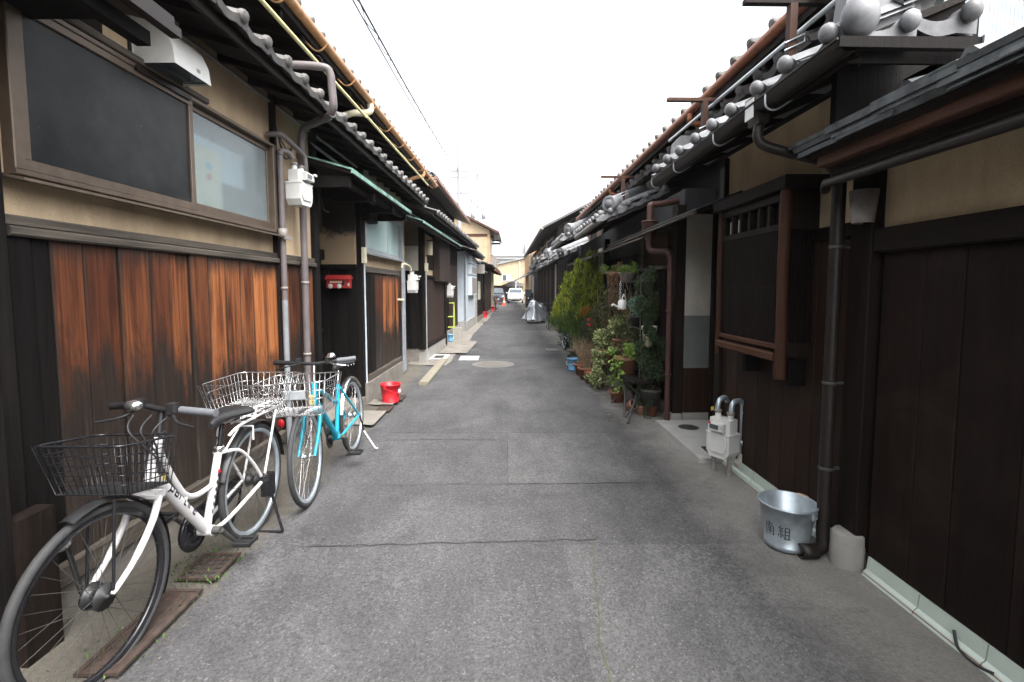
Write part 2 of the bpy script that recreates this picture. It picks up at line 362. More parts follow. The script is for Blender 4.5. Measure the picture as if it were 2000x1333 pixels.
def thing(name, label, cat, loc=(0,0,0), rz=0, group=None):
    o = bpy.data.objects.new(name, None); COL.objects.link(o); o.location = loc; o.rotation_euler = (0,0,rz); o.empty_display_size = .1
    o['label'] = label; o['category'] = cat
    if group: o['group'] = group
    return o
def tag(o, label, cat, group=None):
    o['label'] = label; o['category'] = cat
    if group: o['group'] = group
    return o
def struct(o): o['kind'] = 'structure'; return o
def bx(name, mat, parent, *a, **kw): return MB().box(*a).build(name, mat, parent, **kw)
def cb(name, mat, parent, x0,x1,y0,y1,z0,z1, c=.006, ax='z'): return MB().cbox(x0,x1,y0,y1,z0,z1,c,ax).build(name, mat, parent)
def tb(name, mat, parent, pts, r, n=8, **kw): return MB().tube(pts, r, n).build(name, mat, parent, **kw)
def curve(pts, k=6):
    P = [Vector(p) for p in pts]; out = []
    for i in range(len(P)-1):
        a = P[max(i-1,0)]; b = P[i]; c = P[i+1]; d = P[min(i+2,len(P)-1)]
        for j in range(k):
            t = j/k; out.append(.5*((2*b)+(c-a)*t+(2*a-5*b+4*c-d)*t*t+(3*b-a-3*c+d)*t**3))
    out.append(P[-1]); return out
def frame(col0, col1, col2, loc):
    m = Matrix.Identity(4)
    for i,c in enumerate((col0,col1,col2)):
        for j in range(3): m[j][i] = c[j]
    for j in range(3): m[j][3] = loc[j]
    return m
def strokes(mb, lines, fn, wd):      # flat written strokes laid on a surface, fn(u,v) -> (point, normal)
    for ln in lines:
        pts = [fn(*p) for p in ln]
        L = []; Rr = []
        for i,(p,nm) in enumerate(pts):
            a = pts[max(i-1,0)][0]; b = pts[min(i+1,len(pts)-1)][0]; d = (b-a).normalized(); sd_ = d.cross(nm).normalized()
            L.append(p+sd_*wd/2+nm*.0008); Rr.append(p-sd_*wd/2+nm*.0008)
        mb.grid([L,Rr], False)
def dense(ln, n=6):
    out = []
    for a,b in zip(ln[:-1],ln[1:]):
        for i in range(n): out.append((a[0]+(b[0]-a[0])*i/n, a[1]+(b[1]-a[1])*i/n))
    out.append(ln[-1]); return out
# ------------------------------------------------------------------ roof tiles (one pantile mesh, eave tile with a round knob)
TW, TL = .27, .26
def tile_profile(n=9):
    out = []
    for i in range(n+1):
        x = i/n
        z = -.020*math.sin(math.pi*min(x/.64,1)) if x < .64 else .042*math.sin(math.pi*(x-.64)/.36)
        out.append((x*TW, z))
    return out
def tile_mesh(name, eave=0, length=TL+.05):
    mb = MB(); p = tile_profile(); th = .02
    rows = [[(x,0,z+th) for x,z in p],[(x,length,z+th-.012) for x,z in p]]; mb.grid(rows)
    mb.grid([[(x,length,z-.008) for x,z in p],[(x,0,z) for x,z in p]])
    mb.grid([[(x,0,z) for x,z in p],[(x,0,z+th) for x,z in p]], False)
    if eave:
        lip = .045 if eave == 1 else .03      # hanging lip of the eave course
        mb.grid([[(x,-.002,min(z,0)-lip*(.6+.4*math.sin(math.pi*min(x/.64,1))) ) for x,z in p],[(x,-.002,z+th) for x,z in p]], False)
        mb.grid([[(x,.014,min(z,0)-lip*(.6+.4*math.sin(math.pi*min(x/.64,1))) ) for x,z in p][::-1],[(x,.014,z+th) for x,z in p][::-1]], False)
        if eave == 1: mb.ball((.82*TW, -.02, .032), .041, 12, 8, (1,.8,1))
        else: mb.lathe([(.0001,-.012),(.034,-.012),(.038,-.004),(.038,.02)], 10, (.82*TW, 0, .03), 'y')
    return mb.mesh(name)
ME_TILE = tile_mesh('roof_tile'); ME_KNOB = tile_mesh('eave_tile', 1); ME_EAVE = tile_mesh('eave_tile', 2)
ME_KNOB.materials.append(mt('kawara')); ME_TILE.materials.append(mt('kawara')); ME_EAVE.materials.append(mt('kawara'))
ME_TILE_O = ME_TILE.copy(); ME_EAVE_O = ME_EAVE.copy()
for me in (ME_TILE_O, ME_EAVE_O): me.materials.clear(); me.materials.append(mt('kawara_old'))
def tiles(parent, sx, xe, ze, s0, s1, rows, slope, knob=True, old=False):
    a = math.atan(slope); c, s = math.cos(a), math.sin(a)
    n = max(1, round((s1-s0)/TW)); wsc = (s1-s0)/n/TW
    for r in range(rows):
        for i in range(n):
            me = (ME_KNOB if knob else (ME_EAVE_O if old else ME_EAVE)) if r == 0 else (ME_TILE_O if old else ME_TILE)
            d = r*TL; y = s0+i*wsc*TW if sx < 0 else s1-i*wsc*TW
            lift = .012+.008*(r > 0)+RND.uniform(-.004,.004)
            mx = frame((0,(1 if sx<0 else -1)*wsc,0),(sx*c,0,s),(-sx*s,0,c),(xe+sx*d*c-sx*s*lift, y, ze+d*s+c*lift))
            link('roof_tile' if r else 'eave_tile', me, None, parent, mx @ Matrix.Rotation(RND.uniform(-.03,.03),4,'Z') @ Matrix.Rotation(RND.uniform(-.02,.02),4,'Y'))
# ================================================================== SETTING: ground, road, strips
def sheet(name, mat, pts, z, parent=None):
    o = MB().add([(x,y,z) for x,y in pts], [tuple(range(len(pts)))])
    mb = MB(); mb.add([(x,y,z) for x,y in pts], [tuple(range(len(pts)))]); return mb.build(name, mat, parent)
def wob(a, b, n, amp, rnd):
    out = []
    for i in range(n+1):
        t = i/n; k = 0 if i in (0,n) else 1
        out.append((a[0]+(b[0]-a[0])*t+k*rnd.uniform(-amp,amp), a[1]+(b[1]-a[1])*t+k*rnd.uniform(-amp,amp)))
    return out
struct(sheet('ground', 'concrete', [(-600,-300),(600,-300),(600,900),(-600,900)], -.03))
road = struct(sheet('road', 'asphalt', [(-3.2,-6),(3.2,-6),(3.2,80),(-3.2,80)], 0))
rn = random.Random(3)
def patch(mat, x0, x1, y0, y1, z=.003):
    p = wob((x0,y0),(x1,y0),8,.012,rn)+wob((x1,y0),(x1,y1),14,.015,rn)[1:]+wob((x1,y1),(x0,y1),8,.012,rn)[1:]+wob((x0,y1),(x0,y0),14,.015,rn)[1:-1]
    return sheet('asphalt_patch', mat, p, z, road)
patch('asphalt_dark', -1.05, 1.2, 10.25, 11.0); patch('asphalt_pale', .34, 1.35, -1, 2.72); patch('asphalt_pale', .03, 1.05, 3.62, 4.92)
patch('asphalt', -1.2, .0, 4.7, 7.4, .004)
def seam(pts, wd=.012, mat='asphalt_dark', amp=.012):
    P = []
    for a,b in zip(pts[:-1],pts[1:]):
        n = max(2,int(math.dist(a,b)/.06)); P += wob(a,b,n,amp,rn)[:-1]
    P.append(pts[-1]); L = []; Q = []
    for i,p in enumerate(P):
        a = P[max(i-1,0)]; b = P[min(i+1,len(P)-1)]; d = Vector((b[0]-a[0],b[1]-a[1])).normalized(); h = wd*rn.uniform(.4,1.1)/2
        L.append((p[0]-d.y*h,p[1]+d.x*h,.006)); Q.append((p[0]+d.y*h,p[1]-d.x*h,.006))
    MB().grid([Q,L],False).build('seam', mat, road)
M('crack', (.030,.029,.028), .9, var=.3)
M('moss', (.06,.066,.035), .95, var=.4, scale=30)
seam([(-1.15,2.72),(.55,2.78)], .009, 'crack'); seam([(.52,2.76),(.40,1.9),(.42,1.2),(.5,.5)], .008, 'moss', .006); seam([(.03,3.5),(.03,4.9)], .005, 'crack', .004)
seam([(-1.2,4.95),(1.4,4.9)], .008, 'crack'); seam([(-1.1,3.6),(1.4,3.62)], .005, 'crack'); seam([(-1.1,7.4),(1.2,7.5)], .009, 'crack'); seam([(-1.1,9.1),(1.1,9.15)], .01, 'crack')
# concrete strips between asphalt and walls (with a fall towards the road)
def strip(name, mat, inner, outer, zi, zo):
    mb = MB(); a = []; b = []
    for (p, q) in zip(inner, outer):
        a.append((p[0],p[1],zi)); b.append((q[0],q[1],zo))
    mb.grid([a,b], False); return struct(mb.build(name, mat))
ys = [-6+i*.25 for i in range(62)]
ys = [y for y in ys if y <= 9.3]
strip('gutter_strip', 'asphalt', [(-2.1+.027*y, y) for y in ys], [(-1.40+.004*y, y) for y in ys], .05, .0015)
ys2 = [9.3+i*.6 for i in range(50)]
strip('gutter_strip', 'concrete', [(-1.9+.035*(y-9.3), y) for y in ys2], [(-1.12+rn.uniform(-.03,.03)+.02*(y-9.3), y) for y in ys2], .03, .009)
strip('paved_edge', 'asphalt', [(2.6, y) for y in ys], [(1.5, y) for y in ys], .018, .0015)
strip('paved_edge', 'asphalt', [(2.6, y) for y in ys2], [(1.5, y) for y in ys2], .018, .0015)
# ================================================================== LEFT SIDE
K1 = .027
L0 = thing('row_house', 'black charred corner of the house at the left picture edge', 'house', (-2.02,0,0), -math.atan(K1))
bx('core', 'interior', L0, -3,-.12, -6,1.93, 0,2.9)
for i in range(9): cb('plank', 'charred', L0, -.12,.05+RND.uniform(0,.01), .3+i*.18,.475+i*.18, .25,2.7)
bx('base', 'concrete', L0, -.12,.04, -6,1.93, 0,.25)
bx('side_plank', 'charred', L0, .05,.11, 1.4,1.80, .25,1.1)
bx('foot_post', 'dark_wood', L0, .055,.13, 1.80,1.95, .0,.62)
aw = MB().prism([(-.1,2.86),(.52,2.68),(.52,2.64),(-.1,2.80)], 'y', -1, 2.24).build('awning', 'brown_metal', L0)
bx('awning_trim', 'brown_metal', aw, .49,.535, -1,2.26, 2.60,2.64); bx('awning_beam', 'charred', aw, .38,.44, -1,2.2, 2.54,2.60); bx('awning_beam', 'dark_wood_y', aw, -.02,.05, 1.2,2.42, 2.66,2.78)
bx('awning_lining', 'charred', aw, -.1,.38, -1,2.1, 2.60,2.64)
# ---- first full house on the left
L1 = thing('row_house', 'two storey house with orange charred cedar boards and long bronze window', 'house', (-2.02,0,0), -math.atan(K1))
for (a,b,o) in ((1.93,4.85,-.16),(4.85,6.2,-.52),(6.2,8.5,-.16)): bx('core', 'interior', L1, -3,o, a,b, 0,2.96)
bx('core', 'interior', L1, -3,-.72, -2,11.4, 2.96,4.3)
bx('base', 'concrete', L1, -.16,.035, 1.93,4.83, 0,.20); bx('base', 'concrete', L1, -.16,.09, 6.24,8.5, 0,.27)
bx('step', 'concrete', L1, -.55,.05, 4.83,6.24, 0,.10)
MB().cbox(-.02,.06,1.93,4.8,.2,.30,.008,'y').build('sill_board','grey_wood_y',L1); MB().cbox(-.02,.07,6.36,8.4,.27,.35,.008,'y').build('sill_board','grey_wood_y',L1)
E1 = [1.93,2.03,2.11,2.27,2.46,2.66,2.81,2.98,3.15,3.33,3.51,3.69,3.88,4.06,4.16,4.28,4.47,4.60,4.77]
for i,(a,b) in enumerate(zip(E1[:-1],E1[1:])):
    d = RND.uniform(.0,.014); tw = 0
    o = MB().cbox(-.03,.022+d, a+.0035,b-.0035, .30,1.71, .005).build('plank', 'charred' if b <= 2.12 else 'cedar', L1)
    o.rotation_euler = (0,0,tw)
E2 = [6.36,6.42,6.55,6.78,7.0,7.18,7.36,7.55,7.72,7.9,8.08,8.30]
for i,(a,b) in enumerate(zip(E2[:-1],E2[1:])):
    d = RND.uniform(0,.014); pale = 7.0 <= a < 7.95
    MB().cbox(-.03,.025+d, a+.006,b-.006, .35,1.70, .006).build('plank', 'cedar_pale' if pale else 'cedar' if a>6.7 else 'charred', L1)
for a,b in ((1.93,4.06),(4.10,4.80),(6.36,8.35)):
    MB().cbox(-.05,.055,a,b,1.705,1.745,.008,'y').build('ledge','grey_wood_y',L1); MB().cbox(-.05,.035,a,b,1.746,1.79,.006,'y').build('ledge','grey_wood_y',L1)
# stucco round the windows
for a in ((1.93,4.06,1.79,1.94),(1.93,1.99,1.94,2.66),(4.045,4.06,1.94,2.66),(1.93,4.06,2.66,3.12),(4.10,4.80,1.79,3.12),(6.36,8.5,1.79,1.95),(6.36,8.5,2.63,3.12),(8.46,8.5,1.95,2.63),(8.36,8.5,.27,1.79)):
    bx('stucco_panel', 'stucco', L1, -.1,0, *a)
for a,b,z0,z1,m in ((4.06,4.10,.2,3.12,'dark_wood'),(4.80,4.90,.1,3.12,'charred'),(6.20,6.36,.1,3.12,'charred')): cb('post', m, L1, -.1,.045, a,b, z0,z1)
# window 1
def window(parent, s0, s1, z0, z1, fm, sashes, fw=.035, out=.05, sill=.07):
    wn = MB(); wn.cbox(-.06,out,s0-.02,s1+.02,z1-fw*.7,z1,.004,'y'); wn.cbox(-.06,out,s0-.02,s1+.02,z0,z0+fw*.7,.004,'y')
    wn.cbox(-.06,out,s0-.02,s0+fw*.7,z0+fw*.7,z1-fw*.7,.004); wn.cbox(-.06,out,s1-fw*.7,s1+.02,z0+fw*.7,z1-fw*.7,.004)
    w_ = wn.build('window', fm, parent)
    MB().prism([(-.05,z0+.012),(out+sill,z0-.022),(out+sill,z0-.034),(-.05,z0-.004)],'y',s0-.06,s1+.04).build('window_sill', fm, w_)
    for (a,b,dep,pane,lo) in sashes:
        sb = MB(); x0,x1 = dep,dep+.028; za,zb = z0+fw*.7,z1-fw*.7
        sb.cbox(x0,x1,a,b,zb-fw,zb,.003,'y'); sb.cbox(x0,x1,a,b,za,za+lo,.003,'y'); sb.cbox(x0,x1,a,a+fw,za+lo,zb-fw,.003); sb.cbox(x0,x1,b-fw,b,za+lo,zb-fw,.003)
        sb.build('sash', fm, w_); bx('pane', pane, w_, x0+.010,x0+.016, a+fw,b-fw, za+lo,zb-fw)
    return w_
w1 = window(L1, 1.99, 4.045, 1.95, 2.66, 'bronze_alu', [(2.01,3.06,.015,'screen',.045),(3.04,4.03,-.02,'frosted',.06)])
bx('curtain', 'screen', w1, -.115,-.11, 2.02,4.02, 1.97,2.64)
bx('paper', 'paper', w1, -.075,-.07, 3.1,3.5, 2.02,2.44); bx('paper', 'white_sheet', w1, -.085,-.08, 3.08,3.8, 2.25,2.5)
MB().lathe([(.0001,0),(.03,0)],12,(-.066,3.36,2.32),'x').build('sticker','bike_blue',w1); MB().lathe([(.0001,0),(.025,0)],12,(-.066,3.36,2.25),'x').build('sticker','red_plastic',w1)
w2 = window(L1, 6.40, 8.45, 1.97, 2.61, 'silver_alu', [(6.42,7.5,.01,'frosted_teal',.04),(7.45,8.3,-.025,'frosted_teal',.04)], .04)
bx('curtain', 'curtain_teal', w2, -.09,-.085, 6.4,8.4, 1.98,2.6)
# rail over window 1
MB().cbox(.0,.06,2.0,3.2,2.665,2.70,.006,'y').build('rail','grey_wood_y',L1)
# entrance recess
bx('side_wall', 'soot_plaster', L1, -.5,-.02, 6.14,6.2, 1.80,2.62); cb('beam','charred',L1,-.5,.0,6.12,6.2,1.74,1.80,.005,'x'); cb('beam','charred',L1,-.5,.03,6.12,6.2,2.62,2.96,.005,'x')
for i in range(4): cb('plank','charred',L1,-.48+i*.12,-.364+i*.12,6.15,6.19+RND.uniform(0,.008),.1,1.74)
dr = bx('door','charred',L1,-.50,-.47,4.9,6.15,.1,1.86)
for i in range(16): bx('door_slat','dark_wood',dr,-.468,-.450,4.95+i*.075,4.975+i*.075,.62,1.8)
for z in (.55,.62,.95,1.80): bx('door_rail','dark_wood_y',dr,-.469,-.448,4.9,6.15,z,z+.04)
bx('lintel','dark_wood_y',L1,-.52,-.40,4.85,6.2,1.86,1.98); bx('transom','stucco_soot',L1,-.52,-.46,4.85,6.2,1.98,2.2); bx('lintel','stucco_soot',L1,-.52,-.42,4.85,6.2,2.2,2.96)
# lower roof, soffit, fascia
def low_roof(parent, s0, s1, xe, ze, xi, slope, sx, knob, rows, old=False, gut=None, raf=.36):
    d = abs(xi-xe)*slope
    P = [(xe,ze),(xi,ze+d),(xi,ze+d-.03),(xe,ze-.03)]
    rf = MB().prism(P,'y',s0,s1).build('lower_roof','dark_wood_y',parent)
    MB().prism([(xe+sx*.0,ze-.032),(xe+sx*.03,ze-.022),(xe+sx*.03,ze-.06),(xe,ze-.065)],'y',s0,s1).build('fascia','dark_wood_y',rf)
    n = int((s1-s0)/raf)
    for i in range(n+1):
        s = s0+.05+i*(s1-s0-.1)/max(n,1)
        mb = MB(); x1 = xe+sx*.035; x2 = xi
        mb.prism([(x1,ze-.02),(x2,ze+d-.031),(x2,ze+d-.075),(x1,ze-.06)],'y',s-.022,s+.022); mb.build('rafter','dark_wood_y',rf)
    tiles(rf, sx, xe-sx*.05, ze+.01, s0, s1, rows, slope, knob, old)
    return rf
low_roof(L1, -.3, 8.62, .40, 2.985, -.72, .30, -1, False, 4, True)
MB().tube([(.012,-1,3.01),(.012,8.5,3.01)],.014,6).build('conduit','grey_paint',L1)
# upper roof
up = MB().prism([(.06,3.90),(-3.2,4.98),(-3.2,4.9),(.06,3.83)],'y',-1,11.45).build('upper_roof','dark_wood_y',L1)
for i in range(30): MB().prism([(.04,3.825),(-.75,4.085),(-.75,4.02),(.04,3.77)],'y',-.8+i*.42,-.755+i*.42).build('rafter','dark_wood_y',up)
tiles(up,-1,.12,3.91,1.2,11.45,3,.33,False,True)
MB().prism([(-.66,4.2),(-3.1,5.0),(-3.1,5.04),(-.66,4.24)],'y',1.2,11.45).build('roof_slope','kawara_old',up)
bx('upper_wall','charred',L1,-.72,-.66,-1,11.4,3.2,4.1)
g = MB().tube([(.17,2.6,3.83),(.17,6.25,3.84)],.042,10).build('roof_gutter','orange_gutter',L1); MB().tube([(.17,6.3,3.84),(.17,11.2,3.82)],.042,10).build('roof_gutter','orange_gutter',L1)
MB().tube(curve([(.17,6.28,3.80),(.17,6.28,3.72),(.08,6.24,3.68),(-.05,6.2,3.66),(-.4,6.2,3.55)],4),.04,10).build('gutter_elbow','ivory',L1)
MB().tube(curve([(.17,9.7,3.80),(.17,9.7,3.7),(.05,9.66,3.66),(-.4,9.6,3.5)],4),.036,8).build('gutter_elbow','orange_gutter',L1)
for i in range(11): MB().tube(curve([(.0,3.2+i*.78,3.84),(.10,3.2+i*.78,3.74),(.17,3.2+i*.78,3.735),(.235,3.2+i*.78,3.79)],4),.009,5).build('gutter_hook','orange_gutter',L1)
# awning over the entrance
ag = MB().prism([(.50,2.58),(.0,2.72),(.0,2.68),(.50,2.545)],'y',4.55,6.98).build('entrance_awning','dark_wood_y',L1)
MB().prism([(.515,2.592),(-.01,2.738),(-.01,2.724),(.515,2.575)],'y',4.53,7.0).build('copper_sheet','verdigris',ag); bx('awning_edge','verdigris',ag,.502,.52,4.53,7.0,2.548,2.574)
for s in (4.62,5.4,6.2,6.9): bx('awning_bracket','charred',ag,.0,.46,s-.03,s+.03,2.44,2.54)
bx('awning_beam','charred',ag,.36,.42,4.6,6.95,2.485,2.545); bx('corner_block','charred',L1,.0,.14,6.25,6.62,2.36,2.58)
# pipes on the wall
def strap(p, z, x, s, r): MB().lathe([(r,-.012),(r+.004,-.012),(r+.004,.012),(r,.012)],10,(x,s,z)).build('pipe_clip','grey_paint',p)
dp = MB().tube(curve([(.50,4.12,2.93),(.42,4.2,2.925),(.26,4.34,2.93),(.13,4.41,2.90),(.10,4.42,2.78)],5)+[(.10,4.42,.12)],.031,10).build('downpipe','purple_pipe',L1)
MB().tube(curve([(-.3,3.98,3.26),(.2,4.0,3.265),(.46,4.03,3.26),(.515,4.05,3.22),(.52,4.07,3.10),(.52,4.09,2.98),(.48,4.13,2.93)],6),.031,10).build('pipe_bend','purple_pipe',dp)
for z in (.9,1.55,2.3): strap(dp,z,.10,4.42,.031)
gp = MB().tube([(.085,4.06,2.58),(.085,4.06,1.4)],.024,8).build('gas_pipe','purple_pipe',L1); MB().tube([(.085,4.06,1.4),(.085,4.06,.15)],.024,8).build('pipe_lower','grey_pipe',gp)
MB().tube(curve([(.085,4.06,2.58),(.085,4.08,2.62),(.12,4.13,2.62),(.14,4.16,2.58)],4),.024,8).build('pipe_elbow','purple_pipe',gp)
MB().tube(curve([(.02,3.98,2.72),(.10,4.0,2.73),(.13,4.05,2.72),(.15,4.32,2.66),(.16,4.36,2.6),(.16,4.36,2.5)],4),.022,8).build('pipe_elbow','purple_pipe',gp)
MB().lathe([(.0001,-.04),(.034,-.04),(.034,.04),(.0001,.04)],10,(.085,4.06,1.95)).build('valve','grey_paint',gp); bx('valve_handle','grey_paint',gp,.11,.13,4.02,4.12,1.90,1.93); strap(gp,1.5,.085,4.06,.024)
g2 = MB().tube([(.1,8.12,1.84),(.1,8.12,.1)],.022,8).build('gas_pipe','grey_pipe',L1); MB().tube([(.1,8.24,1.84),(.1,8.24,.1)],.022,8).build('gas_pipe','grey_pipe',L1)
MB().tube(curve([(.1,8.12,1.84),(.1,8.14,1.9),(.14,8.25,1.9),(.16,8.45,1.87),(.16,8.5,1.8)],4),.02,8).build('pipe_elbow','ivory',g2); bx('pipe_bracket','ivory',g2,.0,.14,8.02,8.06,1.30,1.33)
cd = MB().tube([(.06,6.26,1.82),(.06,6.26,.12)],.011,8).build('conduit','white_sheet',L1); bx('junction_box','ivory',L1,.045,.085,6.2,6.29,1.82,2.02)
# loose wiring under the eave
for k in range(3): MB().tube(curve([(.02,4.1+.02*k,2.84),(.05,4.18,2.72-.05*k),(.04,4.3,2.68-.03*k),(.03,4.40,2.75)],5),.006,5).build('wire','cable',L1)
MB().tube(curve([(.03,4.93,2.6),(.05,4.95,2.4),(.05,5.02,2.3),(.08,5.08,2.28)],5),.008,6).build('wire','cable',L1)
# ---- second house on the left
def lroot(label, x, y, k): return thing('row_house', label, 'house', (x,y,0), -math.atan(k))
L2 = lroot('dark slatted house with brown shutter case and green awning edge', -1.62, 9.7, .045)
bx('core','interior',L2,-3,-.1,0,2.75,0,2.7); bx('core','interior',L2,-3,-.5,-1.25,0,0,2.7); bx('core','interior',L2,-3,-.7,1.5,6.6,2.6,3.6)
bx('base','concrete_light',L2,-.1,.04,0,2.75,0,.27); bx('side_base','concrete',L2,-.4,-.1,-.02,.0,0,.3)
for i in range(3): cb('plank','charred',L2,-.38+i*.125,-.257+i*.125,-.04,-.005,.3,1.85)
bx('side_panel','plaster_white',L2,-.38,-.06,-.03,.0,1.85,2.34); bx('side_panel','stucco_soot',L2,-.4,-.05,-.03,0,2.36,2.9)
cb('post','dark_wood',L2,-.08,.03,-.04,.09,.27,2.7); cb('post','dark_wood',L2,-.06,.05,2.38,2.6,.1,2.7)
bx('stucco_panel','stucco',L2,-.08,.0,.09,2.38,1.75,2.6); bx('stucco_panel','stucco_yellow',L2,-.15,-.1,-1.25,-1.05,.3,2.7)
for i in range(20): cb('slat','slat_wood',L2,-.05,.015,.1+i*.114,.198+i*.114,.36,1.72,.012)
MB().cbox(-.03,.05,.1,2.38,.27,.36,.006,'y').build('sill_board','dark_wood_y',L2); MB().cbox(-.03,.05,.1,2.38,1.71,1.77,.006,'y').build('rail','dark_wood_y',L2)
sc = bx('shutter_case','slat_wood',L2,.0,.15,1.0,2.45,1.66,2.62)
for i in range(11): cb('slat','slat_wood',sc,.15,.16,1.0+i*.132,1.126+i*.132,1.66,2.62,.004)
bx('window_board','dark_wood',L2,.0,.03,.42,.95,1.9,2.2); bx('door','charred',L2,-.5,-.46,-1.2,0,.05,2.0)
a2 = MB().prism([(.42,2.56),(0,2.70),(0,2.67),(.42,2.53)],'y',-1.9,2.6).build('awning','dark_wood_y',L2); MB().prism([(.43,2.572),(-.01,2.716),(-.01,2.704),(.43,2.558)],'y',-1.92,2.62).build('copper_sheet','verdigris',a2); bx('awning_edge','verdigris',a2,.424,.438,-1.92,2.62,2.53,2.555)
low_roof(L2,-1.0,6.6,.42,2.83,-.7,.32,-1,False,3,True)
MB().tube([(.055,.03,1.84),(.055,.03,.02)],.013,8).build('conduit','silver_alu',L2); bx('junction_box','ivory',L2,.04,.09,-.03,.09,1.84,2.0)
MB().tube([(.03,2.5,1.72),(.03,2.5,.05)],.02,8).build('gas_pipe','dark_wood',L2)
# recess wall beyond
bx('back_wall','charred',L2,-.3,-.22,2.75,6.4,.0,2.7); bx('base','concrete_light',L2,-.25,-.18,2.75,6.4,0,.28)
for i in range(12): cb('slat','slat_wood',L2,-.22,-.19,4.4+i*.15,4.54+i*.15,.3,2.2,.01)
# ---- white sheeted house, then the farther ones
L3 = lroot('narrow house clad in white sheet with stacked shutter boxes', -1.32, 16.6, .03)
bx('core','white_sheet',L3,-3,-.01,0.0,3.6,.36,2.75); bx('base','concrete_light',L3,-3,.02,-.03,3.6,0,.36)
for i in range(7): bx('sheet_rib','white_sheet',L3,-.28+i*.04,-.275+i*.04,-.012,0,.36,2.7)
tb('downpipe','grey_pipe',L3,[(-.01,-.03,2.7),(-.01,-.03,.05)],.025)
for z0,z1 in ((1.25,1.95),(2.0,2.35),(2.4,2.65)):
    b = bx('shutter_box','white_sheet',L3,.0,.13,.8,2.9,z0,z1); bx('shutter_panel','grey_paint',b,.13,.14,.95,2.75,z0+.06,z1-.06)
low_roof(L3,-.3,3.7,.35,2.72,-.8,.3,-1,False,3,True)
bx('upper_core','charred',L3,-3,-.95,-4,4.4,2.9,4.5)
ur3 = MB().prism([(-.38,4.36),(-3,5.3),(-3,5.22),(-.38,4.28)],'y',-4.2,4.6).build('upper_roof','kawara_old',L3); tiles(ur3,-1,-.34,4.37,-4.2,4.6,2,.35,False,True)
MB().tube([(-.31,-4.1,4.29),(-.31,4.5,4.27)],.045,8).build('roof_gutter','copper',L3)
L4 = lroot('bare timber house with a grey sheet pent roof', -1.18, 20.6, .03)
bx('core','dark_wood',L4,-3,0,0,3.8,.1,2.3); bx('end_board','red_wood',L4,-.35,-.08,-.03,0,.2,2.1); bx('corner_post','concrete_light',L4,-.09,.02,-.05,.05,0,2.1); bx('base','concrete',L4,-3,.03,0.05,3.8,0,.25)
bx('poster_board','plaster_white',L4,.0,.04,.6,1.6,1.0,1.8)
pr = MB().prism([(.35,2.25),(-.6,2.6),(-.6,2.56),(.35,2.21)],'y',-.1,1.8).build('pent_roof','grey_paint',L4); bx('pent_edge','grey_paint',pr,-.5,.36,-.12,-.10,2.12,2.5)
low_roof(L4,1.8,3.9,.5,2.55,-.8,.3,-1,False,3,True)
low_roof(L4,-.05,1.8,.0,2.62,-1.2,.35,-1,False,3,False)
L5 = lroot('dark boarded house behind the red hanging box', -1.0, 24.4, .026)
bx('core','dark_wood',L5,-3,0,0,6.2,.2,2.6); bx('base','concrete',L5,-3,.03,0,6.2,0,.22)
for i in range(14): cb('plank','slat_wood',L5,0,.02,.1+i*.43,.5+i*.43,.25,2.2,.01)
low_roof(L5,-.1,6.2,.5,2.5,-.8,.32,-1,False,3,True)
MB().tube([(.55,-.1,2.42),(.55,6.2,2.42)],.05,8).build('roof_gutter','copper',L5)
L6 = lroot('cream rendered two storey gabled house with brown trim on the left', -.92, 30.8, .02)
MB().prism([(0,0),(0,5.15),(-2.6,6.45),(-5.2,5.15),(-5.2,0)],'y',0,6).build('wall','cream_wall',L6)
for sx_ in (1,-1):
    P = [(-2.6,6.62),(-2.6,6.5),(.62,4.9),(.62,5.02)] if sx_>0 else [(-2.6,6.62),(-2.6,6.5),(-5.8,4.9),(-5.8,5.02)]
    MB().prism(P,'y',-.35,6.3).build('roof','kawara_old',L6)
    MB().prism([(p[0],p[1]-.03) for p in P],'y',-.39,-.33).build('verge_board','red_wood_y',L6)
bx('trim_board','red_wood_y',L6,-2.8,.02,-.03,0,4.75,4.92); bx('corner_post','orange_wall',L6,-.14,.03,-.04,.1,0,4.9)
bx('balcony','grey_paint',L6,.0,.35,.5,4.5,2.7,3.6); wb=bx('window','silver_alu',L6,.0,.06,1,4,3.7,4.7); bx('pane','dark_glass',wb,.055,.07,1.1,3.9,3.78,4.62)
for i in range(3): bx('rafter','charred',L6,.0,.55,.3+i*2.4,.5+i*2.4,4.72,4.84)
bx('eave_box','brown_metal',L6,.3,.6,-.3,.2,4.55,4.85)
low_roof(L6,-.3,6,.55,2.5,-.3,.3,-1,False,3,False)
# ================================================================== RIGHT SIDE
XR = 1.92
R0 = thing('gate_house', 'near dark board gate under a slate edged eave on the right', 'house', (0,0,0))
bx('core','interior',R0,XR+.06,5,-6,2.42,0,2.3)
yy = 2.42; k = 0
while yy > -.2:
    wd = RND.uniform(.19,.27); cb('plank','gate_board',R0,XR-.008-RND.uniform(0,.005),XR+.05,yy-wd+.003,yy,.10,1.675,.004); yy -= wd
bx('core_wall','gate_board',R0,XR,XR+.05,-6,yy,.1,1.675)
MB().cbox(XR-.05,XR+.05,-6,2.44,1.68,1.80,.008,'y').build('head_beam','dark_wood_y',R0)
bx('stucco_panel','stucco_yellow',R0,XR-.0,XR+.06,-6,2.44,1.80,2.34)
cb('post','dark_wood',R0,XR-.06,XR+.06,2.445,2.60,.12,2.3)
ft = MB().lathe([(.0001,.19),(.07,.19),(.078,.18),(.085,0)],10,(XR-.06,2.5,0)).build('foot_stone','concrete_light',R0)
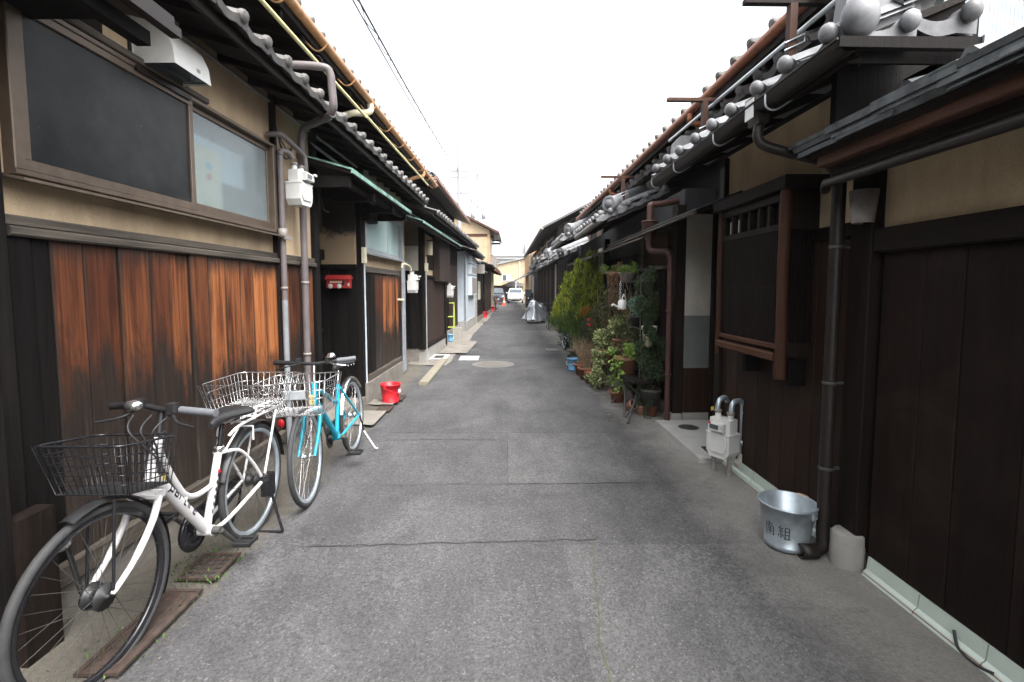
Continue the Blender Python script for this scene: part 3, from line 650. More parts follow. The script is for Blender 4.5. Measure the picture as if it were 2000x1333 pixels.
def skirting(parent, ys_):
    for a,b in zip(ys_[:-1],ys_[1:]):
        lo,hi = min(a,b)+.003,max(a,b)-.003
        MB().prism([(XR-.012,.0),(XR-.012,.103),(XR-.022,.106),(XR-.030,.04),(XR-.045,.028),(XR-.055,.008),(XR-.055,0)],'y',lo,hi).build('skirting_tile','glazed_tile',parent)
skirting(R0,[2.40,2.085,1.77,1.45,1.13,.8,.5])
bx('skirting_grout','copper',R0,XR-.05,XR-.01,.5,2.40,0.0,.022)
er = MB().prism([(1.50,2.19),(2.3,2.42),(2.3,2.36),(1.52,2.13)],'y',-3,2.42).build('eave_roof','dark_wood_y',R0)
yy = 2.46; k = 0
while yy > -.3:
    L_ = RND.uniform(.20,.30); zz = .012*(k%3)
    for q in range(3):
        MB().prism([(1.475-.008*q+RND.uniform(-.012,.008),2.150+.026*q+RND.uniform(-.006,.006)),(1.9,2.28+.026*q),(1.9,2.305+.026*q),(1.475-.008*q+RND.uniform(-.01,.008),2.178+.026*q+RND.uniform(-.006,.008))],'y',yy-L_-.04,yy+.03*q).build('slate','slate_edge',er)
    yy -= L_; k += 1
for i in range(8): link('roof_tile', ME_TILE, None, er, frame((0,-1,0),(.96,0,.29),(-.29,0,.96),(1.62,2.2-i*.27,2.275)))
MB().cbox(1.525,1.58,-3,2.38,2.085,2.145,.006,'y').build('fascia','red_wood_y',er); MB().cbox(1.58,1.64,-3,2.36,2.04,2.13,.006,'y').build('eave_beam','dark_wood_y',er)
bx('soffit','dark_wood_y',er,1.6,XR,-3,2.4,2.20,2.215)
MB().tube([(1.60,-2,2.015),(1.60,2.42,2.02),(1.70,2.58,2.02)],.024,10).build('eave_gutter','brown_metal',R0)
MB().lathe([(.048,0),(.062,.16),(.066,.165),(.05,.01)],12,(1.83,2.47,1.83)).build('rain_funnel','grey_paint',R0)
for o_ in (.5,.9,1.2,1.6,2.0): bx('gutter_clip','brown_metal',R0,1.59,1.61,o_,o_+.02,2.01,2.08)
MB().tube(curve([(1.872,1.72,.028),(1.868,1.78,.012),(1.87,1.86,.02),(1.885,1.9,.07)],6),.006,6).build('wire','cable',R0)
# black downpipe by the post
dp = MB().tube([(1.79,2.60,2.06),(1.79,2.60,.12)]+curve([(1.79,2.60,.12),(1.785,2.59,.06),(1.74,2.575,.04),(1.68,2.565,.04)],5)[1:],.034,12).build('downpipe','brown_metal',R0)
MB().lathe([(.034,0),(.041,0),(.041,.09),(.034,.09)],14,(1.64,2.56,.043),'x').build('outlet','brown_metal',dp)
for z in (.5,.98,1.72):
    MB().lathe([(.034,-.01),(.038,-.01),(.038,.01),(.034,.01)],12,(1.79,2.6,z)).build('pipe_clip','cast_iron',dp); bx('pipe_bracket','cast_iron',dp,1.81,XR,2.59,2.61,z-.006,z+.006)
# ---- second right house: lattice bay, entry recess, tiled pent roof with ridge
R1 = thing('row_house', 'dark house with projecting lattice window bay and knobbed tile eave', 'house', (0,0,0))
bx('core','interior',R1,XR+.06,5,2.6,4.2,0,2.6); bx('core','interior',R1,2.44,5,4.2,5.3,0,2.6)
yy = 2.62
while yy < 4.15:
    wd = min(RND.uniform(.13,.19),4.2-yy); cb('plank','brown_board',R1,XR-.006-RND.uniform(0,.004),XR+.05,yy,yy+wd-.002,.10,1.78,.003); yy += wd
MB().cbox(XR-.03,XR+.05,2.6,4.2,1.78,1.86,.006,'y').build('head_beam','dark_wood_y',R1)
bx('stucco_panel','stucco_yellow',R1,XR,XR+.06,2.6,4.2,1.86,2.62)
cb('post','dark_wood',R1,XR-.04,XR+.08,4.17,4.27,.02,2.6); cb('post','dark_wood',R1,XR-.05,XR+.06,5.27,5.42,.1,2.4)
skirting(R1,[2.66,2.96,3.26,3.56,3.86,4.12]); bx('skirting_grout','concrete_light',R1,XR-.05,XR-.01,2.66,4.12,0,.02)
kb = thing('x','x','x'); bpy.data.objects.remove(kb)
by = bx('lattice_bay','charred',R1,1.74,XR,2.98,3.78,1.10,2.08)
for (x,y,r,z0,z1) in ((1.70,2.93,.034,.94,2.09),(1.70,3.80,.022,.98,2.09)):
    MB().tube([(x,y,z0),(x+.004,y,z0+.3),(x-.003,y+.004,z0+.7),(x,y,z1)],[r*1.05,r,r*.97,r],10).build('log_post','red_wood',by)
MB().cbox(1.655,XR,2.87,3.86,2.09,2.17,.006,'y').build('bay_cap','dark_wood_y',by); MB().cbox(1.67,1.74,2.97,3.78,1.045,1.095,.006,'y').build('bay_rail','red_wood_y',by); MB().cbox(1.695,1.74,2.97,3.78,1.115,1.15,.005,'y').build('bay_rail','red_wood_y',by)
MB().cbox(1.69,1.74,2.97,3.78,2.03,2.085,.005,'y').build('bay_rail','dark_wood_y',by)
lt = MB()
for i in range(34): lt.box(1.708,1.726,2.985+i*.0235,2.994+i*.0235,1.15,1.86)
lt.box(1.704,1.73,2.97,3.78,1.86,1.90); lt.box(1.712,1.735,2.97,3.78,1.50,1.515)
lt.build('lattice','dark_wood',by)
for i in range(7): bx('muntin','dark_wood',by,1.70,1.735,2.985+i*.125,3.01+i*.125,1.90,2.03)
for i in (4,5): bx('paper_pane','plaster_white',by,1.728,1.734,3.03+i*.125,3.085+i*.125,1.91,2.0)
sl = MB()
for i in range(9): sl.box(1.745+i*.019,1.754+i*.019,2.962,2.972,1.15,1.86)
sl.build('side_lattice','dark_wood',by); bx('side_rail','dark_wood',by,1.73,XR,2.95,2.975,1.08,1.16); bx('side_frame','dark_wood',by,1.73,XR,2.95,2.975,1.86,2.09)
for y in (3.0,3.55): bx('bay_bracket','charred',by,1.80,XR,y,y+.05,.88,1.05)
# recess side wall facing the camera
bx('side_wall','plaster_white',R1,XR+.06,2.26,5.27,5.36,1.2,2.3); bx('side_wall','plaster_grey',R1,XR+.06,2.26,5.272,5.36,.62,1.2); bx('side_wall','brown_board',R1,XR+.06,2.26,5.262,5.36,.12,.62)
bx('sill_stone','concrete_light',R1,XR+.06,2.3,5.24,5.36,0,.12); cb('post','dark_wood',R1,2.26,2.34,5.22,5.36,.02,2.4); bx('door','plaster_grey',R1,2.40,2.44,4.25,5.25,.05,1.9)
for i in range(9): bx('door_slat','charred',R1,2.375,2.40,4.28+i*.11,4.34+i*.11,.05,1.9)
bx('lintel','dark_wood_y',R1,2.3,2.44,4.2,5.3,1.9,2.5)
MB().lathe([(.0001,.11),(.085,.11),(.1,.09),(.105,0)],10,(XR+.0,5.34,0)).build('foot_stone','concrete_light',R1)
cb('shop_post','grey_wood_y',R1,2.30,2.34,4.7,4.74,.02,1.9)
pad = bx('entry_pad','pad_concrete',R1,1.67,2.4,4.02,5.24,0,.045)
# pent roof with a small ridge
rf = low_roof(R1,1.98,4.46,1.40,2.49,1.86,.42,1,True,2)
MB().prism([(1.37,2.40),(1.9,2.62),(1.9,2.40)],'y',1.985,2.0).build('verge_board','charred',rf)
bx('end_wall','charred',R1,1.55,4,2.30,2.34,2.1,2.54); bx('end_soffit','charred',R1,1.86,2.6,2.0,2.3,2.44,2.47)
for x in (1.60,1.84): link('eave_tile', ME_KNOB, None, rf, frame((.9,0,.0),(0,1,.05),(0,-.05,1),(x-.22,1.955,2.475+(x-1.4)*.16)))
MB().tube([(1.70,2.06,2.70),(1.70,4.44,2.70)],.085,14).build('ridge_tile','kawara',rf); bx('ridge_base','kawara',rf,1.60,1.82,2.08,4.42,2.6,2.68)
rd = MB().prism([(1.37,2.54),(1.40,2.80),(1.47,2.88),(1.60,2.88),(1.67,2.80),(1.70,2.54)],'y',2.02,2.09).build('ridge_end_ornament','kawara',rf)
MB().tube([(1.425,2.015,2.54),(1.445,2.015,2.78),(1.49,2.015,2.84)],.016,6).build('ornament_rib','kawara',rd); MB().tube([(1.645,2.015,2.54),(1.63,2.015,2.78),(1.59,2.015,2.84)],.016,6).build('ornament_rib','kawara',rd)
MB().ball((1.40,1.96,2.565),.07,14,10,(1,.85,1.2)).build('corner_knob','kawara',rf)
MB().prism([(1.50,2.62),(1.52,2.80),(1.58,2.86),(1.68,2.86),(1.73,2.80),(1.75,2.62)],'y',4.40,4.47).build('ridge_end_ornament','kawara',rf)
# half-round gutter with fascia return and rain hopper
gt = MB(); P = [(math.cos(math.pi+math.pi*i/8)*.05,math.sin(math.pi+math.pi*i/8)*.05) for i in range(9)]
gt.grid([[(1.345+a,1.93,2.465+b) for a,b in P],[(1.345+a,4.47,2.445+b) for a,b in P]]); gt.tube([(1.295,1.93,2.467),(1.295,4.47,2.447)],.006,5); gt.tube([(1.395,1.93,2.467),(1.395,4.47,2.447)],.006,5)
gt.build('roof_gutter','brown_metal',R1)
MB().prism([(1.30,2.435),(1.87,2.43),(1.87,2.475),(1.30,2.475)],'y',1.925,1.955).build('gutter_return','charred',R1)
bx('gutter_clip','silver_alu',R1,1.86,1.875,1.915,1.96,2.42,2.48)
for y in (2.45,3.05,3.75,4.3): MB().tube(curve([(1.295,y,2.46),(1.30,y,2.40),(1.35,y,2.385),(1.44,y,2.44)],4),.005,5).build('gutter_hook','silver_alu',R1)
hp = MB().prism([(1.30,2.50),(1.40,2.50),(1.375,2.36),(1.325,2.36)],'y',2.56,2.67).build('rain_hopper','brown_metal',R1)
bx('hopper_flashing','white_paint',hp,1.296,1.300,2.57,2.655,2.39,2.49)
MB().tube(curve([(1.35,2.61,2.37),(1.35,2.61,2.29),(1.39,2.60,2.25),(1.50,2.58,2.21),(1.70,2.56,2.15),(1.79,2.6,2.06)],5),.026,10).build('hopper_pipe','brown_metal',hp)
# upper storey, its eave, copper gutter
R1b = R1
bx('upper_core','charred',R1,2.35,5.5,2.35,11.6,2.5,3.6)
ur = MB().prism([(1.84,3.2),(5,4.35),(5,4.28),(1.84,3.14)],'y',2.2,11.65).build('upper_roof','dark_wood_y',R1)
tiles(ur,1,1.80,3.215,2.2,11.65,3,.36,False,True)
MB().prism([(2.5,3.5),(5,4.42),(5,4.46),(2.5,3.54)],'y',2.2,11.65).build('roof_slope','kawara_old',ur)
for i in range(22): MB().prism([(1.87,3.13),(2.4,3.32),(2.4,3.25),(1.87,3.08)],'y',2.3+i*.42,2.345+i*.42).build('rafter','dark_wood_y',ur)
n_ = 34
for i in range(n_): link('wall_tile', ME_EAVE_O, None, ur, frame((0,-.95,0),(.93,0,.36),(-.36,0,.93),(1.86,11.4-i*.27,3.02)))
MB().tube([(1.74,2.2,3.15),(1.74,11.6,3.14)],.036,10).build('roof_gutter','copper',R1)
for y in (4.6,8.0): MB().tube(curve([(1.74,y,3.12),(1.74,y,3.05),(1.80,y-.02,3.02),(2.3,y-.1,2.9)],4),.03,8).build('gutter_elbow','copper',R1)
wp = MB(); 
for i in range(32): wp.box(1.86+i*.02,1.866+i*.02,2.3335,2.3355,2.45,3.3)
wp.box(1.84,2.50,2.335,2.35,2.45,3.3); wp.build('corrugated_sheet','sheet_blue',R1); bx('corner_trim','red_wood',R1,2.50,2.58,2.31,2.35,2.45,3.3); bx('end_boards','charred',R1,2.58,4,2.33,2.35,2.45,3.3)
for (y,x0,x1,z) in ((2.78,1.33,1.90,3.07),(3.95,1.30,1.75,2.985),(6.6,1.3,1.75,2.98)):
    pk = bx('pole_bracket','dark_wood' if y<3 else 'red_wood',R1,x0,x1,y-.02,y+.02,z,z+.025); bx('bracket_post','red_wood',pk,1.58,1.62,y-.025,y+.02,z-.42,z)
    MB().tube([(1.55,y-.03,z-.22),(1.66,y-.03,z-.17),(1.66,y-.03,z-.21),(1.55,y-.03,z-.26)],.005,5).build('bracket_hook','galvanised',pk)
# ---- plant house
R2 = thing('row_house', 'dark latticed house hidden behind shelves of potted plants', 'house', (0,0,0))
bx('core','interior',R2,XR+.08,5,5.4,12.4,0,2.6)
for i in range(56): cb('plank','charred' if i%4 else 'dark_wood',R2,XR+.02,XR+.07,5.44+i*.124,5.556+i*.124,.1,2.0,.006)
bx('base','concrete',R2,XR,XR+.08,5.44,12.4,0,.14)
bx('wall_panel','red_wood',R2,XR-.0,XR+.03,5.7,6.5,1.75,2.15); cb('post','grey_wood_y',R2,XR-.06,XR+.02,6.5,6.62,.1,2.3); bx('rail','grey_wood_y',R2,1.80,1.86,5.5,6.6,1.72,1.76); cb('post','dark_wood',R2,XR-.08,XR+.02,8.9,9.06,.1,2.4)
lt = MB()
for i in range(24): lt.box(1.83,1.845,5.5+i*.045,5.518+i*.045,.9,1.72)
lt.build('lattice','dark_wood',R2)
# low board pent roof over entry and plants
hs_ = MB().prism([(1.56,2.13),(2.3,2.42),(2.3,2.38),(1.56,2.10)],'y',3.95,7.3).build('board_roof','dark_wood_y',R2); MB().prism([(1.55,2.145),(2.3,2.44),(2.3,2.425),(1.55,2.132)],'y',3.93,7.32).build('roof_sheet','slate_edge',hs_); MB().tube([(1.54,3.95,2.11),(1.54,7.3,2.09)],.012,6).build('roof_edge','grey_wood_y',hs_)
MB().prism([(1.50,2.06),(1.9,2.2),(1.9,2.18),(1.50,2.04)],'y',5.45,7.6).build('board_roof','grey_wood_y',R2)
# red-brown downpipe with hopper
dp = MB().tube([(1.80,5.24,1.84),(1.80,5.24,.0)],.032,12).build('downpipe','red_pipe',R2)
MB().lathe([(.04,0),(.085,.17),(.09,.175),(.09,.21),(.095,.21),(.095,.225),(.085,.225),(.0001,.20)],12,(1.62,5.42,2.02)).build('rain_hopper','red_pipe',dp)
MB().tube(curve([(1.62,5.42,2.04),(1.62,5.42,1.95),(1.66,5.38,1.91),(1.76,5.26,1.90),(1.80,5.24,1.84)],5),.034,10).build('pipe_bend','red_pipe',dp)
MB().tube(curve([(1.62,5.42,2.2),(1.62,5.42,2.36),(1.63,5.42,2.42),(1.70,5.44,2.43),(1.95,5.46,2.47)],5),.036,10).build('pipe_bend','red_pipe',dp)
for z in (.55,1.25): MB().lathe([(.036,-.012),(.041,-.012),(.041,.012),(.036,.012)],12,(1.80,5.24,z)).build('pipe_clip','red_pipe',dp)
def pent(parent, y0, y1, xe=1.38, ze=2.47, xi=2.4, slope=.42):
    rf = low_roof(parent,y0,y1,xe,ze,xi,slope,1,True,3)
    z2 = ze+(xi-xe)*slope
    MB().tube([(xe+.02,y0-.04,ze+.15),(xi-.1,y0+.75,z2+.14)],.085,14).build('hip_ridge','kawara',rf); MB().tube([(xe+.06,y0,ze+.05),(xi-.1,y0+.75,z2+.03)],.1,10).build('ridge_base','kawara',rf)
    MB().lathe([(.0001,-.03),(.05,-.03),(.055,-.02),(.085,-.02),(.105,-.025),(.11,.0),(.11,.05)],16,(0,0,0),'x').build('ridge_disc','kawara',rf,Matrix.Translation((xe+.02,y0-.04,ze+.15)) @ Matrix.Rotation(R(42),4,'Z'))
    for i in range(4):
        x = xe+.04+i*.24; link('verge_tile', ME_KNOB, None, rf, frame((.92,0,.38),(0,1,0),(-.38,0,.92),(x-.2,y0-.05,ze+(x-.2-xe)*slope+.01)))
    MB().prism([(xe,ze-.09),(xi,z2-.09),(xi,z2-.0),(xe,ze-.0)],'y',y0-.03,y0-.005).build('verge_board','brown_metal',rf)
    MB().tube([(xe-.06,y0-.05,ze-.03),(xe-.06,y1,ze-.05)],.045,8).build('roof_gutter','grey_paint',parent)
    return rf
pent(R2,6.55,8.9)
R3 = thing('row_house', 'dark house past the yellow green conifer with silvery stepped tiles', 'house', (0,0,0))
bx('core','interior',R3,XR+.05,5,12.4,17.8,0,2.6); pent(R3,10.1,12.6,1.30,2.56); pent(R3,12.95,15.2,1.46,2.34); pent(R3,15.6,17.7,1.32,2.5)
bx('stucco_panel','plaster_white',R3,XR-.1,XR-.04,9.0,9.4,1.7,2.25)
for i in range(22): cb('plank','charred' if i%3 else 'brown_board',R3,XR-.02,XR+.05,12.4+i*.245,12.63+i*.245,.12,2.3,.01)
bx('base','concrete_light',R3,XR-.06,XR+.05,12.4,17.8,0,.2)
MB().prism([(1.5,2.06),(1.95,2.24),(1.95,2.2),(1.5,2.02)],'y',8.3,11.5).build('board_roof','grey_wood_y',R3); tb('downpipe','grey_paint',R3,[(1.72,16.2,2.3),(1.72,16.2,.05)],.03)
R4 = thing('row_house', 'tall dark boarded house with gable end and windows on the far right', 'house', (0,0,0))
MB().prism([(1.95,0),(1.95,3.75),(3.6,4.6),(5.2,3.75),(5.2,0)],'y',17.8,33).build('wall','charred',R4)
for i in range(10): cb('plank','slat_wood' if i%2 else 'charred',R4,1.97+i*.2,2.15+i*.2,17.77,17.8,2.3,3.8+min(i*.1,.75),.01)
MB().prism([(1.38,3.72),(3.6,4.86),(3.6,4.78),(1.38,3.64)],'y',17.5,33.2).build('upper_roof','kawara_old',R4); MB().prism([(3.6,4.86),(5.6,3.8),(5.6,3.72),(3.6,4.78)],'y',17.5,33.2).build('upper_roof','kawara_old',R4)
MB().tube([(1.36,17.5,3.66),(1.36,33,3.64)],.06,8).build('roof_gutter','grey_paint',R4); bx('meter_cabinet','white_paint',R4,2.3,2.5,17.7,17.76,3.6,3.85)
for a in (19,22.5,26,29.5):
    wn = bx('window','grey_paint',R4,1.88,1.96,a,a+2.2,2.75,3.5); bx('pane','dark_glass',wn,1.87,1.885,a+.12,a+2.08,2.83,3.42); bx('wall_panel','cream_wall' if a<20 else 'orange_wall',R4,1.90,1.96,a+2.4,a+3.1,2.6,3.6)
pent(R4,18.2,20.6,1.45,2.36); pent(R4,21.4,24,1.3,2.46); pent(R4,24.8,28,1.4,2.3)
for i in range(22): cb('plank','charred' if i%3 else 'brown_board',R4,1.9,1.96,17.9+i*.6,18.42+i*.6,.1,2.3,.01)
bx('wall_panel','pale_wall',R4,1.88,1.95,31.2,33,0,2.3)
R5 = thing('row_house', 'orange rendered house with white pent roof edge beside the white car', 'house', (0,0,0))
bx('wall','orange_wall',R5,1.95,6,36,46,0,4.3); bx('pillar','cream_wall',R5,1.85,2.3,33.4,36,0,3.9); bx('cornice','pale_wall',R5,1.8,6,35.9,46,4.3,4.45); tb('downpipe','white_paint',R5,[(1.9,36.1,4.3),(1.9,36.1,.1)],.06)
MB().prism([(.9,2.2),(2.0,2.75),(2.0,2.6),(.9,2.05)],'y',36.5,44).build('pent_roof','pale_wall',R5)
# ---- buildings closing the street
E1_ = thing('house', 'cream house with mono pitch roof closing the far end of the street', 'house', (0,56,0))
MB().prism([(-1.6,0),(-1.6,4.0),(2.6,4.9),(2.6,0)],'y',0,5).build('wall','cream_wall',E1_); MB().prism([(-1.9,3.98),(2.7,4.98),(2.7,5.1),(-1.9,4.1)],'y',-.3,5.2).build('roof','grey_slope',E1_)
wn = bx('window','silver_alu',E1_,-.25,.75,-.06,0,2.3,3.1); bx('pane','dark_glass',wn,-.18,.22,-.075,-.055,2.38,3.02); bx('pane','white_sheet',wn,.28,.68,-.075,-.055,2.38,3.02); tb('downpipe','white_paint',E1_,[(1.75,-.08,4.6),(1.75,-.08,.1)],.06)
MB().prism([(-.6,1.7),(1.0,2.4),(2.2,2.0),(2.2,1.7)],'y',-.9,0).build('porch_roof','kawara_old',E1_); bx('garage','interior',E1_,.2,1.9,-.05,0,0,1.7); bx('annex','orange_wall',E1_,2.6,4.5,-.5,5,0,4.9)
cp = thing('carport', 'pale curved carport roof behind the parked cars', 'carport', (0,50.5,0))
MB().grid([[(-1.7+3.0*i/10,y,1.95+.42*math.sin(math.pi*.5*i/10)) for i in range(11)] for y in (0,4.5)]).build('roof','pale_wall',cp); MB().grid([[(-1.7+3.0*i/10,0,1.88+.42*math.sin(math.pi*.5*i/10)+k) for i in range(11)] for k in (0,.09)],False).build('roof_edge','pale_wall',cp)
for x in (-1.6,1.2): tb('post','silver_alu',cp,[(x,.1,0),(x,.1,1.9+(.4 if x>0 else 0))],.05)
bx('back_wall','slat_wood',cp,-1.7,.2,4.3,4.4,0,1.8)
E2_ = thing('building', 'large pale grey apartment block with sloping roof behind the cream house', 'building', (0,74,0))
MB().prism([(-4,0),(-4,6.4),(7,6.4),(7,0)],'y',0,8).build('wall','pale_wall',E2_); MB().add([(-4.3,-.4,6.4),(7,-.4,6.4),(5,5,9.2),(-4.3,5,9.2)],[(0,1,2,3)])
r_ = MB(); r_.prism([(-.5,6.35),(5.5,9.4),(9,9.4),(9,6.3)],'x',-4.4,3.2); r_.build('roof','grey_slope',E2_); bx('tower','pale_wall',E2_,3.2,7.5,-.3,8,6.4,8.4)
for i in range(5):
    wn = bx('window','grey_paint',E2_,-3.2+i*1.5,-2.1+i*1.5,-.08,0,3.9,5.6); bx('pane','dark_glass',wn,-3.1+i*1.5,-2.2+i*1.5,-.1,-.07,4.0,5.5)
bx('parapet','pale_wall',E2_,-4.2,7.2,-.3,-.05,5.9,6.4); bx('balcony','grey_paint',E2_,-1.0,2.2,-.5,-.05,3.0,3.9)
# ================================================================== BICYCLES
def ring(c, r, n, x=0): return [(x+c[0], c[1]+r*math.cos(2*math.pi*i/n), c[2]+r*math.sin(2*math.pi*i/n)) for i in range(n)]
def wheel(parent, y, z, rad, rim_m, spoke_m, hub_r=.02, hub_m='chrome', mx=None, nsp=32):
    tr = MB().tube(ring((0,0,0),rad-.017,64),.017,10,closed=True).build('wheel','tyre',parent, mx if mx is not None else Matrix.Translation((0,y,z)))
    rm = MB(); rr = rad-.036; P = [(-.012,.006),(-.012,-.012),(.0,-.017),(.012,-.012),(.012,.006)]
    rows = [[(px,(rr+pr)*math.cos(2*math.pi*i/64),(rr+pr)*math.sin(2*math.pi*i/64)) for px,pr in P] for i in range(65)]; rm.grid(rows); rm.build('rim',rim_m,tr)
    sp = MB()
    for i in range(nsp):
        a = 2*math.pi*i/nsp; sx = .025 if i%2 else -.025; off = .55*(1 if (i//2)%2 else -1)
        sp.tube([(sx,hub_r*.9*math.cos(a+off),hub_r*.9*math.sin(a+off)),(0,(rr-.012)*math.cos(a),(rr-.012)*math.sin(a))],.0013,4,caps=False)
    sp.build('spokes',spoke_m,tr)
    MB().lathe([(.0001,-.045),(.008,-.045),(.008,-.033),(hub_r,-.03),(hub_r,-.02),(hub_r*.7,-.015),(hub_r*.7,.015),(hub_r,.02),(hub_r,.03),(.008,.033),(.008,.045),(.0001,.045)],14,(0,0,0),'x').build('hub',hub_m,tr)
    return tr
def fender(parent, y, z, rad, a0, a1, mat, wd=.028):
    mb = MB(); rows = []
    for i in range(25):
        a = R(a0+(a1-a0)*i/24); rows.append([(wd*u, y+(rad-.010*abs(u)**2)*math.cos(a), z+(rad-.010*abs(u)**2)*math.sin(a)) for u in (-1,-.5,0,.5,1)])
    mb.grid(rows); mb.grid([[ (x,yy,zz) for (x,yy,zz) in r[::-1]] for r in [[(wd*u, y+(rad-.003-.010*abs(u)**2)*math.cos(R(a0+(a1-a0)*i/24)), z+(rad-.003-.010*abs(u)**2)*math.sin(R(a0+(a1-a0)*i/24))) for u in (-1,-.5,0,.5,1)] for i in range(25)]])
    return mb.build('mudguard',mat,parent)
def basket(parent, name, mat, bot, top, z0b, z0f, z1b, z1f, r=.002, nx=10, ny=9, nz=5, floor=None):
    # bot/top = (x0,x1,y0,y1); f = front (y0), b = back (y1)
    mb = MB()
    def pt(u,v,h):     # u,v in 0..1
        x0 = bot[0]+(top[0]-bot[0])*h; x1 = bot[1]+(top[1]-bot[1])*h; y0 = bot[2]+(top[2]-bot[2])*h; y1 = bot[3]+(top[3]-bot[3])*h
        zf = z0f+(z1f-z0f)*h; zb = z0b+(z1b-z0b)*h
        return (x0+(x1-x0)*u, y0+(y1-y0)*v, zf+(zb-zf)*v)
    rc = .12
    def loop(h):
        out = []
        for (u0,v0,a0) in ((1-rc,1-rc,0),(rc,1-rc,90),(rc,rc,180),(1-rc,rc,270)):
            for k in range(4): a = R(a0+90*k/3); out.append(pt(u0+rc*math.cos(a),v0+rc*math.sin(a),h))
        return out
    mb.tube(loop(1),r*2.1,6,closed=True)
    for k in range(nz): mb.tube(loop(k/nz),r,5,closed=True)
    for i in range(nx+1):
        u = i/nx; mb.tube([pt(u,0 if rc<u<1-rc else .035,1),pt(u,.0 if rc<u<1-rc else .035,0),pt(u,1,0),pt(u,1,1)],r,4,caps=False)
    for i in range(ny+1):
        v = i/ny; mb.tube([pt(0,v,1),pt(0,v,0),pt(1,v,0),pt(1,v,1)],r,4,caps=False)
    o = mb.build(name,mat,parent)
    if floor:
        fb = MB()
        for i in range(28): fb.tube([pt(i/27,0,.01),pt(i/27,1,.01)],.0018,4,caps=False)
        for i in range(24): fb.tube([pt(0,i/23,.01),pt(1,i/23,.01)],.0018,4,caps=False)
        fb.build('basket_floor',floor,o)
    return o
def saddle(parent, y, z, mat):
    rows = []
    for i in range(11):
        t = i/10; hw = .022+.085*min(1,max(0,(t-.15)/.7))**1.3; hh = .045+.012*t; yy = y-.14+.27*t; zt = z+.012*math.sin(t*3.1)+.018*t
        if i in (0,10): hw *= .6; hh *= .6
        rows.append([(hw*math.cos(a), yy, zt+hh*(math.sin(a) if math.sin(a)>0 else math.sin(a)*.9)*.6) for a in [2*math.pi*k/12 for k in range(13)]])
    mb = MB(); mb.grid(rows); mb.add(rows[0][:12],[tuple(range(12))]); mb.add(rows[-1][:12],[tuple(range(12))[::-1]])
    o = mb.build('saddle',mat,parent)
    for k,(dy) in enumerate((.03,.075,.12)): MB().ball((.075+.012*k,y+dy-.02,z+.0),.006,8,6).build('rivet','chrome',o)
    return o
def pedal(parent, x, y, z):
    p = MB(); p.cbox(x-.045,x+.045,y-.045,y-.028,z-.013,z+.013,.004,'x'); p.cbox(x-.045,x+.045,y+.028,y+.045,z-.013,z+.013,.004,'x'); p.cbox(x-.045,x-.032,y-.03,y+.03,z-.011,z+.011,.003,'y'); p.cbox(x+.032,x+.045,y-.03,y+.03,z-.011,z+.011,.003,'y'); p.tube([(x-.05,y,z),(x+.03,y,z)],.01,8)
    return p.build('pedal','black_plastic',parent)
def crankset(parent, y, z, ca, mat='cast_iron'):
    c = R(ca)
    q = MB().tube([(-.075,y,z),(.075,y,z)],.02,12).build('crank','cast_iron',parent)
    for s,a in ((1,c),(-1,c+math.pi)):
        e = (s*.085,y+.155*math.cos(a),z+.155*math.sin(a)); MB().tube([(s*.075,y,z),e],[.014,.010],8).build('crank_arm',mat,q); pedal(q,e[0]+s*.055,e[1],e[2])
    MB().lathe([(.06,-.003),(.085,-.003),(.088,0),(.085,.003),(.06,.003)],28,(-.055,y,z),'x').build('chainring','black_gloss',q)
# ---- white bicycle
WB = thing('bicycle', 'white step-through bicycle with black front basket nearest the camera', 'bicycle', (-1.53,2.33,0), R(-.5))
def T(y,z): return Matrix.Translation((0,y,z))
fm = 'bike_white'
ba = [(0,-.30,.61),(0,-.315,.59)]
wheel(WB,-.56,.34,.34,'black_gloss','cast_iron',.05,'black_plastic',Matrix.Translation((-.0,-.56,.34)) @ Matrix.Rotation(R(-4),4,'Z'))
wheel(WB,.55,.34,.34,'galvanised','cast_iron',.04,'black_plastic')
fender(WB,-.56,.34,.365,108,-32,'black_plastic'); fender(WB,.55,.34,.365,160,5,'black_plastic')
fr = MB()
fr.tube([(0,-.205,.845),(0,-.285,.645)],.022,12); fr.tube([(0,-.262,.69),(0,.09,.265)],[.026,.026],14); fr.tube([(0,.09,.262),(0,.225,.645)],.0195,12)
fr.tube([(-.035,.09,.262),(.035,.09,.262)],.026,12)
fr.tube(curve([(0,-.215,.80),(0,-.15,.66),(0,-.06,.52),(0,.03,.475),(0,.165,.475)],6),.0135,10); fr.tube([(0,-.045,.515),(0,-.075,.46)],.011,8)
frm = fr.build('frame',fm,WB)
st = MB()
for s in (-1,1):
    st.tube(curve([(s*.03,.09,.262),(s*.055,.2,.275),(s*.062,.55,.34)],4),.0105,8); st.tube(curve([(s*.02,.22,.625),(s*.05,.33,.60),(s*.06,.45,.48),(s*.062,.55,.34)],5),.009,8)
st.build('stays',fm,WB); MB().lathe([(.022,-.015),(.026,-.015),(.026,.015),(.022,.015)],12,(0,.225,.645)).build('seat_clamp','chrome',WB)
fk = MB()
for s in (-1,1): fk.tube(curve([(s*.055,-.295,.615),(s*.057,-.35,.52),(s*.055,-.45,.415),(s*.05,-.555,.345)],5),[.0145]*5+[.0135]*5+[.011]*5+[.008],10)
fk.cbox(-.062,.062,-.325,-.265,.605,.635,.008,'x'); fk.build('fork',fm,WB)
cr = MB(); cr.tube([(0,-.20,.852),(0,-.205,.865)],.027,12); cr.build('headset','black_plastic',WB)
hb = MB().tube([(0,-.2,.86),(0,-.175,.955)],.014,10).build('stem','black_plastic',WB)
